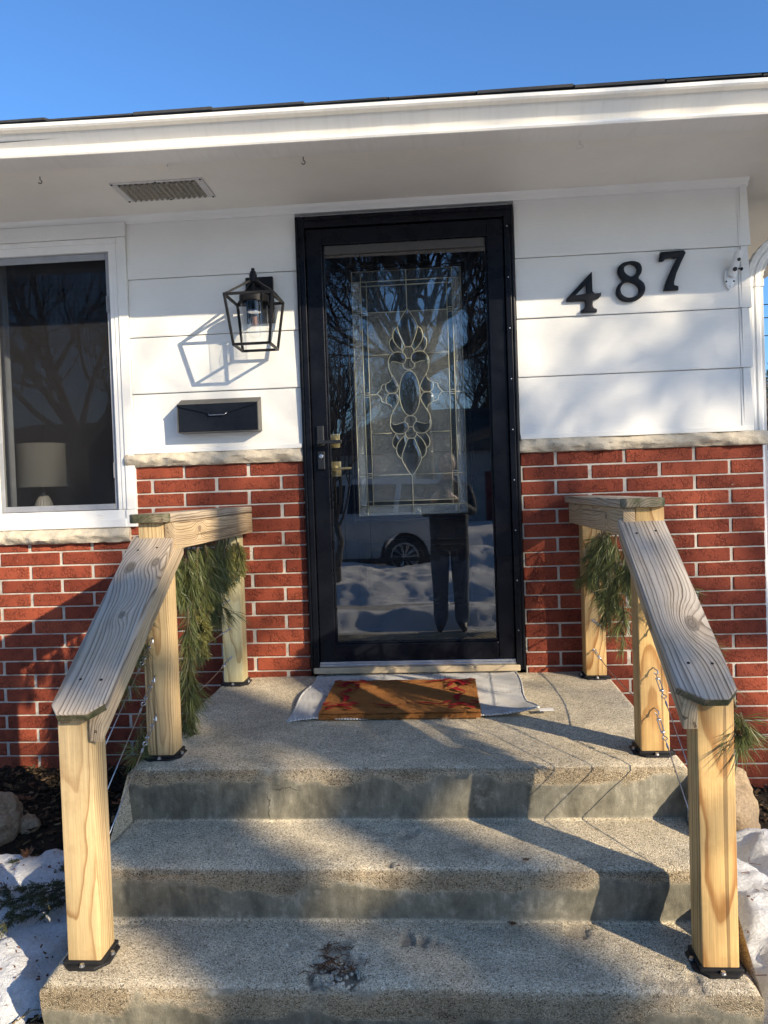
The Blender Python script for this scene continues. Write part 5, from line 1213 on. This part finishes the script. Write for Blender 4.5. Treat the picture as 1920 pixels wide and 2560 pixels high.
# ------------------------------------------------------------------ bare trees
def tree(name, label, base, seed, trunk_h, trunk_r, limbs, levels=4, lean=(0, 0), nb=(5, 6, 6, 5), ratio=.62, up=.12, group='bare street trees', limb_len=4.0, minr=.004, extra=()):
    rnd = random.Random(seed); root = empty(name, base, label, 'tree', group)
    tk = MB(); br = MB(); B = Vector(base)
    top = B+Vector((lean[0], lean[1], trunk_h))
    tp = [B+Vector((0, 0, -.2)), B+Vector((0, 0, .15)), B.lerp(top, .35)+Vector((rnd.gauss(0, .06), rnd.gauss(0, .06), 0)), B.lerp(top, .7)+Vector((rnd.gauss(0, .06), 0, 0)), top]
    tk.tube(tp, [trunk_r*1.5, trunk_r*1.15, trunk_r, trunk_r*.92, trunk_r*.85], 12)
    def grow(p, d, L, r, lev):
        n = 5 if lev < 2 else 4 if lev < 3 else 3; pts = [p]; rr = [r]; dirs = []
        for i in range(n):
            d = (d+Vector((rnd.gauss(0, .16), rnd.gauss(0, .16), rnd.gauss(0, .13)+up*(1 if lev < 3 else .4)))).normalized(); dirs.append(d)
            p = p+d*L/n; pts.append(p); rr.append(max(minr*.6, r*(1-.62*(i+1)/n)))
        br.tube(pts, rr, (8, 6, 5, 4, 3, 3)[lev], cap=False)
        if lev >= levels: return
        for j in range(nb[lev]):
            t = rnd.uniform(.25, 1.0) if j else 1.0; k = min(n-1, int(t*n)); q = pts[k].lerp(pts[k+1], t*n-k) if k+1 < len(pts) else pts[-1]
            dd = dirs[k]; ax = dd.orthogonal().normalized(); ax.rotate(Matrix.Rotation(rnd.uniform(0, 6.283), 3, dd)); a = rnd.uniform(.45, .95) if j else rnd.uniform(.1, .4)
            nd = dd.copy(); nd.rotate(Matrix.Rotation(a, 3, ax)); grow(q, nd, L*ratio*rnd.uniform(.75, 1.15), max(minr, rr[k]*rnd.uniform(.5, .68)), lev+1)
    for (d, L, r) in limbs: grow(top-Vector((0, 0, rnd.uniform(0, .4))), Vector(d).normalized(), L, r, 0)
    for (P, r0, r1) in extra:
        P = [Vector(p) for p in P]; n = len(P)*4; C = []
        for i in range(len(P)-1):
            a, b, c, d = P[max(0, i-1)], P[i], P[i+1], P[min(len(P)-1, i+2)]
            for j in range(4): t = j/4; C.append(.5*((2*b)+(c-a)*t+(2*a-5*b+4*c-d)*t*t+(3*b-a-3*c+d)*t**3)+Vector((rnd.gauss(0, .02), rnd.gauss(0, .02), rnd.gauss(0, .02))))
        C.append(P[-1]); rs = [r0+(r1-r0)*i/(len(C)-1) for i in range(len(C))]; br.tube(C, rs, 8, cap=False)
        for i in range(3, len(C)-1, 2):
            d = (C[i+1]-C[i]).normalized(); ax = d.orthogonal().normalized(); ax.rotate(Matrix.Rotation(rnd.uniform(0, 6.283), 3, d)); d.rotate(Matrix.Rotation(rnd.uniform(.5, .9), 3, ax)); grow(C[i], d, rnd.uniform(.8, 1.6), rs[i]*.35, levels-1)
    tk.build('trunk', BARK, root, world=True, smooth='all'); br.build('crown', TWIG, root, world=True, smooth='all')
    return root
tree('bare_tree', 'large bare street tree across the road mirrored in the storm door', (-.25, -16.6, -.6), 4, 4.6, .26, [((-1, .3, .42), 3.4, .17), ((.95, .3, .35), 3.4, .16), ((.15, .2, 1), 4.0, .18), ((-.35, .6, .8), 3.6, .13), ((.5, .5, .7), 3.4, .12), ((-.6, .2, .65), 3.2, .12), ((.9, .5, .1), 3., .1), ((-.8, .6, .15), 2.8, .09), ((-.1, .8, .5), 3.0, .10)], nb=(7, 7, 6, 4), minr=.007, ratio=.64)
tree('bare_tree', 'slim young tree on the snow verge mirrored at the door edge', (-1.36, -7.3, -.55), 8, 1.0, .05, [((-.2, 0, 1), 1.7, .035), ((.25, .1, 1), 1.5, .03), ((-.5, -.2, .9), 1.2, .022), ((.45, .2, .7), 1.1, .02)], levels=3, nb=(5, 5, 4), up=.2, minr=.003)
tree('bare_tree', 'broad bare tree standing sunward of the house', (13.2, -9.0, -.6), 63, 3.6, .24, [((.3, -.2, 1), 4.2, .16), ((-.2, .5, .9), 4., .14), ((.8, .2, .6), 3.6, .13), ((-.5, .2, 1), 3.8, .12)], levels=3, nb=(5, 5, 4), minr=.008, extra=(([(13.2, -9.0, 3.0), (12.4, -11.2, 4.4), (11.4, -11.15, 5.2), (10.82, -10.56, 5.35), (10.1, -9.8, 5.6), (9.46, -9.23, 5.71), (8.8, -8.6, 6.0)], .17, .13), ([(13.2, -9.0, 2.8), (12.2, -11.0, 4.4), (11.2, -11.3, 5.1), (10.38, -10.69, 5.34), (9.95, -10.38, 5.44), (9.6, -10.1, 5.55), (9.0, -9.7, 5.9)], .22, .19), ([(13.2, -9.0, 3.0), (12.9, -8.9, 5.6), (12.2, -9.0, 7.2), (11.5, -9.0, 7.05), (10.9, -9.0, 6.75), (10.2, -9.1, 6.6)], .07, .015), ([(13.2, -9.0, 3.0), (13.1, -9.0, 5.8), (12.0, -9.05, 7.02), (11.45, -9.05, 6.84), (10.6, -9.1, 6.45)], .06, .015)))
tree('bare_tree', 'bare street tree across the road mirrored in the left window', (-9.6, -16.8, -.6), 77, 3.2, .22, [((-.8, .2, .6), 3.6, .14), ((.8, .2, .6), 3.6, .14), ((0, .3, 1), 4., .15), ((.9, .4, .2), 3.2, .1), ((-.9, .5, .25), 3.2, .1), ((.3, .8, .6), 3.2, .1)], levels=3, nb=(7, 7, 6), minr=.008, ratio=.64)
for i, (tx, ty, lab) in enumerate(((-5.5, -31, 'bare tree behind the grey house, left of the chimney'), (.8, -35, 'bare tree rising behind the middle of the grey house'), (5.2, -32, 'bare tree behind the grey house garage'))):
    tree('bare_tree', lab, (tx, ty, -.7), 40+i, 3.0, .22, [((-.6, .1, .8), 4.2, .15), ((.6, .1, .8), 4.2, .15), ((0, .1, 1), 4.8, .16), ((-.9, .2, .5), 3.8, .11), ((.9, .2, .5), 3.8, .11)], levels=3, nb=(8, 8, 7), minr=.012, ratio=.62)
# hedge of bare twigs past the house corner
hd = empty('hedge', (5.2, 8.2, -.5), 'brown leafless hedge seen past the right house corner', 'hedge'); m = MB(); rnd = random.Random(5)
for i in range(1500):
    x, y, z = rnd.uniform(3.6, 7.2), rnd.uniform(7.4, 8.8), rnd.uniform(-.5, 1.7); h = rnd.uniform(.4, .9); 
    m.tube([(x, y, z), (x+rnd.gauss(0, .08), y+rnd.gauss(0, .08), z+h*.5), (x+rnd.gauss(0, .2), y+rnd.gauss(0, .2), z+h)], [.011, .008, .003], 4, cap=False)
m.build('twigs', TWIG, hd, world=True)
rg = np.random.default_rng(17); ev = empty('evergreen_tree', (6.4, 11.5, -.5), 'dull green conifer behind the brown hedge', 'tree'); parts = []; st = MB()
st.tube([(6.4, 11.5, -.6), (6.4, 11.5, 3.0)], [.12, .02], 8)
for z in np.linspace(.2, 2.9, 26):
    for a in rg.uniform(0, 6.28, 8):
        L = (3.3-z)*.55; parts.append(strand([(6.4, 11.5, z), (6.4+L*math.cos(a), 11.5+L*math.sin(a), z-.15)], 120, (.08, .16), .6, .1, rg, .006))
st.build('trunk', BARK, ev, world=True); add_needles('crown', parts, PINE, ev)
for i, (z, y) in enumerate(((5.05, 16.), (4.75, 16.1), (4.35, 16.3))):
    o = MB().tube([(2, y+.6, z+.25), (9, y, z), (18, y-.8, z+.1), (40, y-3, z+1.2)], .012, 6).build('overhead_wire', BLACKM, None, T(9, y, z), world=True)
    tag(o, ('topmost', 'middle', 'lowest')[i]+' dark overhead wire in the sky beside the downspout', 'wire', 'overhead wires')
# ------------------------------------------------------------------ parked car
def suv(x0, yc, zg, label):
    car = empty('parked_car', (x0-1.4, yc, zg), label, 'car')
    PT = NT('white_car_paint'); CP = PT.done(PT.bsdf(col=(.50, .51, .52), rough=.25, spec=.5, coat=.6)); TR = simple('car_black_trim', (.012, .012, .013), .5); GL = simple('car_glass', (.008, .009, .011), .06, 0, 0)
    X = lambda u: x0-u
    def arch(c, r=.43, n=12): return [(c-r*math.cos(a), .37+r*math.sin(a)) for a in np.linspace(.12, math.pi-.12, n)]
    prof = [(-1.0, .40), (-1.06, .62), (-1.05, .92), (-.98, 1.14), (2.35, 1.14), (3.35, 1.06), (3.72, .95), (3.82, .72), (3.78, .38), (3.36, .34)] + arch(2.92)[::-1] + [(2.45, .30), (.47, .30)] + arch(0)[::-1] + [(-.47, .36)]
    m = MB().prism([(X(u), zg+z) for u, z in prof], yc-.93, yc+.93, 'XZ', bev=.04); m.build('body', CP, car, world=True, smooth=35)
    cab = [(-.98, 1.13), (-.80, 1.62), (-.62, 1.74), (.2, 1.80), (1.3, 1.78), (1.75, 1.68), (2.5, 1.13)]
    v = []; 
    for s, k in ((-1, 0), (1, 1)):
        for u, z in cab: v.append((X(u), yc+s*(.90-.20*(z-1.13)/.67), zg+z))
    n = len(cab); MB().add(v, [tuple(range(n)), tuple(range(n, 2*n))[::-1]]+[(i, n+i, n+(i+1) % n, (i+1) % n) for i in range(n)]).build('cabin', CP, car, world=True, smooth=25)
    for s in (-1, 1):
        for w in ([(-.82, 1.17), (-.70, 1.56), (-.55, 1.66), (.02, 1.68), (.10, 1.17)], [(.18, 1.17), (.12, 1.68), (.95, 1.70), (1.02, 1.17)], [(1.10, 1.17), (1.05, 1.69), (1.68, 1.62), (2.28, 1.17)]):
            q = [(X(u), yc+s*(.908-.20*(z-1.13)/.67), zg+z) for u, z in w]; MB().add(q, [tuple(range(len(q)))]).build('side_window', GL, car, world=True)
        for u in (.98, .14-.02): MB().bbox((X(u+.25), yc+s*.945-.01, zg+.98), (X(u+.05), yc+s*.945+.01, zg+1.01), .004).build('door_handle', CP, car, world=True)
        for u in (2.05, 1.06, .60): MB().box((X(u)-.004, yc+s*.926-.006, zg+.36), (X(u)+.004, yc+s*.926+.006, zg+1.12)).build('door_gap', TR, car, world=True)
        MB().bbox((X(3.2), yc+s*.93-.02, zg+.29), (X(-.9), yc+s*.93+.006, zg+.36), .01).build('sill_trim', TR, car, world=True)
        MB().bbox((X(-.92), yc+s*.80-.11, zg+.86), (X(-1.07), yc+s*.80+.11, zg+1.10), .02).build('tail_light', simple('tail_red', (.30, .012, .01), .2), car, world=True)
        MB().bbox((X(3.80), yc+s*.72-.18, zg+.78), (X(3.55), yc+s*.72+.18, zg+.92), .03).build('headlight', simple('lamp_lens', (.55, .57, .6), .15), car, world=True)
        for u in (0, 2.92):
            M = axis_matrix((X(u), yc+s*.80, zg+.37), (0, s, 0), (1, 0, 0))
            wh = MB().lathe([(.24, -.11), (.35, -.10), (.37, -.06), (.37, .09), (.35, .12), (.255, .125), (.25, .08)], 32, M).build('wheel', TR, car, world=True, smooth=35)
            rm = MB().lathe([(.25, .09), (.255, .128), (.235, .13), (.225, .085)], 32, M, cap=False)
            for k in range(10):
                a = k*.6283
                for da in (-.09, .09): rm.tube([M @ Vector((.04*math.cos(a), .04*math.sin(a), .105)), M @ Vector((.24*math.cos(a+da), .24*math.sin(a+da), .108))], .011, 5)
            rm.lathe([(.055, .09), (.055, .115), (.01, .12)], 16, M); rm.build('rim', STEEL, wh, world=True, smooth=35)
    MB().box((X(3.3), yc-.85, zg+.25), (X(-.9), yc+.85, zg+.40)).build('underbody', TR, car, world=True)
    MB().bbox((X(-1.03), yc-.75, zg+.36), (X(-1.12), yc+.75, zg+.56), .03).build('rear_bumper', TR, car, world=True)
suv(-.55, -11.25, -.708, 'white sport utility car parked at the near kerb, mirrored in the door')
# ------------------------------------------------------------------ houses across the road
SID = NT('clapboard'); o_ = SID.pos(); z_ = SID.sep(o_)[2]; l_ = SID.m('FRACT', SID.m('MULTIPLY', z_, 8))
def clap(name, col):
    t = NT(name); o = t.pos(); l = t.m('FRACT', t.m('MULTIPLY', t.sep(o)[2], 7)); return t.done(t.bsdf(col=t.mix(1, col, t.ramp(l, [(0, .72), (.12, 1), (1, 1)]), 'MULTIPLY'), rough=.7, normal=t.bump(l, .4, .02)))
def far_house(x, y, w, d, h, rh, col, label, garage):
    H = empty('neighbour_house', (x, y, -.7), label, 'house', 'houses across the road'); S = clap('siding_'+label[:6], col); z0 = -.8
    MB().box((x-w/2, y-d, z0), (x+w/2, y, z0+h)).build('wall', S, H, world=True)
    o = .45; zr = z0+h
    rf = MB().add([(x-w/2-o, y+o, zr), (x+w/2+o, y+o, zr), (x+w/2+o, y-d-o, zr), (x-w/2-o, y-d-o, zr), (x-w/2+d*.45, y-d/2, zr+rh), (x+w/2-d*.45, y-d/2, zr+rh)], [(0, 1, 5, 4), (1, 2, 5), (2, 3, 4, 5), (3, 0, 4), (3, 2, 1, 0)]).build('roof', roofm, H, world=True)
    MB().box((x+w*.2, y-d*.55, zr+rh*.4), (x+w*.2+.6, y-d*.45, zr+rh+.6)).build('chimney', BRICK, rf, world=True)
    for k in (-.36, -.12, .3) if not garage else (-.38, -.2):
        wx = x+k*w; f = MB().box((wx-.65, y, z0+1.0), (wx+.65, y+.06, z0+2.3)).build('window', VINYL, H, world=True); MB().box((wx-.58, y+.06, z0+1.07), (wx+.58, y+.07, z0+2.23)).build('pane', WGLASS, f, world=True)
    dx = x+.08*w; f = MB().bbox((dx-.5, y, z0+.15), (dx+.5, y+.06, z0+2.25), .01).build('door', simple('door_red', (.18, .02, .02), .5), H, world=True)
    if garage:
        for j in range(4): MB().bbox((x+.22*w, y, z0+.1+j*.55), (x+.46*w, y+.05, z0+.63+j*.55), .02).build('garage_door_panel', VINYL, H, world=True)
far_house(1.2, -24.5, 13, 9, 3.0, 2.0, (.30, .31, .33), 'grey clapboard house with hip roof across the road', True)
far_house(-16, -25, 12, 9, 3.0, 2.1, (.42, .38, .30), 'tan clapboard house further along across the road', False)
far_house(18, -25, 12, 9, 3.0, 1.9, (.5, .5, .5), 'pale clapboard house at the sunny end across the road', False)
# ------------------------------------------------------------------ photographer mirrored in the glass
def person():
    px, py, g = .20, -4.10, -.548
    root = empty('person', (px, py, g), 'person in dark coat and jeans photographing the door with a phone', 'person')
    V = []; E = []; R = []
    def v(p, r, to=None):
        V.append(p); R.append(r if hasattr(r, '__len__') else (r, r)); i = len(V)-1
        if to is not None: E.append((to, i))
        return i
    pel = v((0, 0, .92), (.205, .155)); sp = v((0, .0, 1.12), (.19, .145), pel); ch = v((0, -.01, 1.32), (.19, .14), sp); nk0 = v((0, -.01, 1.44), (.11, .085), ch); nk = v((0, .015, 1.505), (.052, .055), nk0)
    jaw = v((0, .04, 1.565), (.06, .075), nk); hd = v((0, .035, 1.65), (.073, .092), jaw); tp = v((0, .02, 1.715), (.062, .075), hd); v((0, .015, 1.745), (.03, .04), tp)
    ns = v((0, .115, 1.628), .012, hd); v((0, .138, 1.615), .009, ns)
    for s in (-1, 1):
        v((s*.085, .03, 1.63), .012, hd)
        hp = v((s*.098, 0, .90), (.115, .12), pel); kn = v((s*.100, .02, .51), (.088, .09), hp); cf = v((s*.102, -.01, .33), (.076, .08), kn); an = v((s*.105, -.01, .10), (.076, .082), cf); ht = v((s*.112, .05, .05), (.045, .04), an); v((s*.118, .16, .035), (.04, .03), ht)
        sh = v((s*.19, -.01, 1.40), (.068, .07), ch); el = v((s*.235, .10, 1.16), (.05, .052), sh); fa = v((s*.155-.02, .30, 1.235), (.048, .048), el); wr = v((s*.085-.05, .455, 1.317), (.027, .03), fa); pm = v((s*.068-.05, .50, 1.332), (.026, .034), wr)
        k = -.05
        for j, (dz, ln) in enumerate(((.028, .9), (.012, 1.), (-.005, .95), (-.022, .78))):
            a = v((k+s*.058, .535, 1.340+dz), .0095, pm); b = v((k+s*.047, .562, 1.344+dz*1.1), .0085, a); v((k+s*.022*(2-ln), .572, 1.346+dz*1.1), .0075, b)
        a = v((k+s*.052, .505, 1.367), .0105, pm); v((k+s*.024, .520, 1.382), .009, a)
    me = bpy.data.meshes.new('body'); me.from_pydata([tuple(p) for p in V], E, []); ob = bpy.data.objects.new('body_tmp', me); COL.objects.link(ob)
    md = ob.modifiers.new('Skin', 'SKIN'); md.use_smooth_shade = True
    for i, r in enumerate(R): me.skin_vertices[0].data[i].radius = r
    me.skin_vertices[0].data[0].use_root = True
    ob.modifiers.new('Subd', 'SUBSURF').levels = 2
    dg = bpy.context.evaluated_depsgraph_get(); dg.update(); nm = bpy.data.meshes.new_from_object(ob.evaluated_get(dg)); bpy.data.objects.remove(ob)
    nm.name = 'body'; nm.materials.clear()
    for mt in (simple('coat_cloth', (.035, .038, .045), .9), simple('denim', (.10, .13, .175), .9, 0, .2, 60), simple('skin', (.50, .30, .21), .5), simple('shoe_leather', (.03, .025, .02), .5)): nm.materials.append(mt)
    mi = []
    for p in nm.polygons:
        c = p.center; mi.append(3 if c.z < .085 else 1 if c.z < .72 else 2 if (c.z > 1.49 and c.y < .3) or c.y > .43 else 0)
    nm.polygons.foreach_set('material_index', mi); nm.polygons.foreach_set('use_smooth', [True]*len(nm.polygons))
    body = link(bpy.data.objects.new('body', nm), root, T(px, py, g)); W = lambda x, y, z: (px+x, py+y, g+z)
    h = MB(); bm = bmesh.new(); bmesh.ops.create_uvsphere(bm, u_segments=20, v_segments=14, radius=1); bm.verts.index_update()
    h.add([(v_.co.x*.083, v_.co.y*.100-.002, 1.672+v_.co.z*.088) for v_ in bm.verts], [[q.index for q in f.verts] for f in bm.faces if f.calc_center_median().z > -.15-.9*max(0, -f.calc_center_median().y) and not (f.calc_center_median().y > .45 and f.calc_center_median().z < .45)]); bm.free()
    h.build('hair', simple('brown_hair', (.05, .03, .018), .6, 0, .3, 90), root, T(px, py, g), smooth='all')
    eyem = simple('eye_dark', (.03, .02, .015), .2); 
    for s in (-1, 1): MB().lathe([(.001, -.003), (.009, -.001), (.009, .001), (.001, .004)], 12, axis_matrix(W(s*.030, .118, 1.648), (0, 1, 0))).build('eye', eyem, root, world=True, smooth='all')
    MB().bbox(W(-.022, .105, 1.577), W(.022, .118, 1.584), .002).build('mouth', simple('lip', (.32, .12, .1), .5), root, world=True)
    ph = MB().bbox((CAM.x-.020, CAM.y-.0135, CAM.z-.128), (CAM.x+.052, CAM.y-.0055, CAM.z+.020), .003)
    tag(ph.build('phone', simple('phone_black', (.02, .02, .022), .3), None, T(CAM.x, CAM.y-.009, CAM.z-.05), world=True), 'dark phone held up in both hands of the photographer', 'phone')
person()
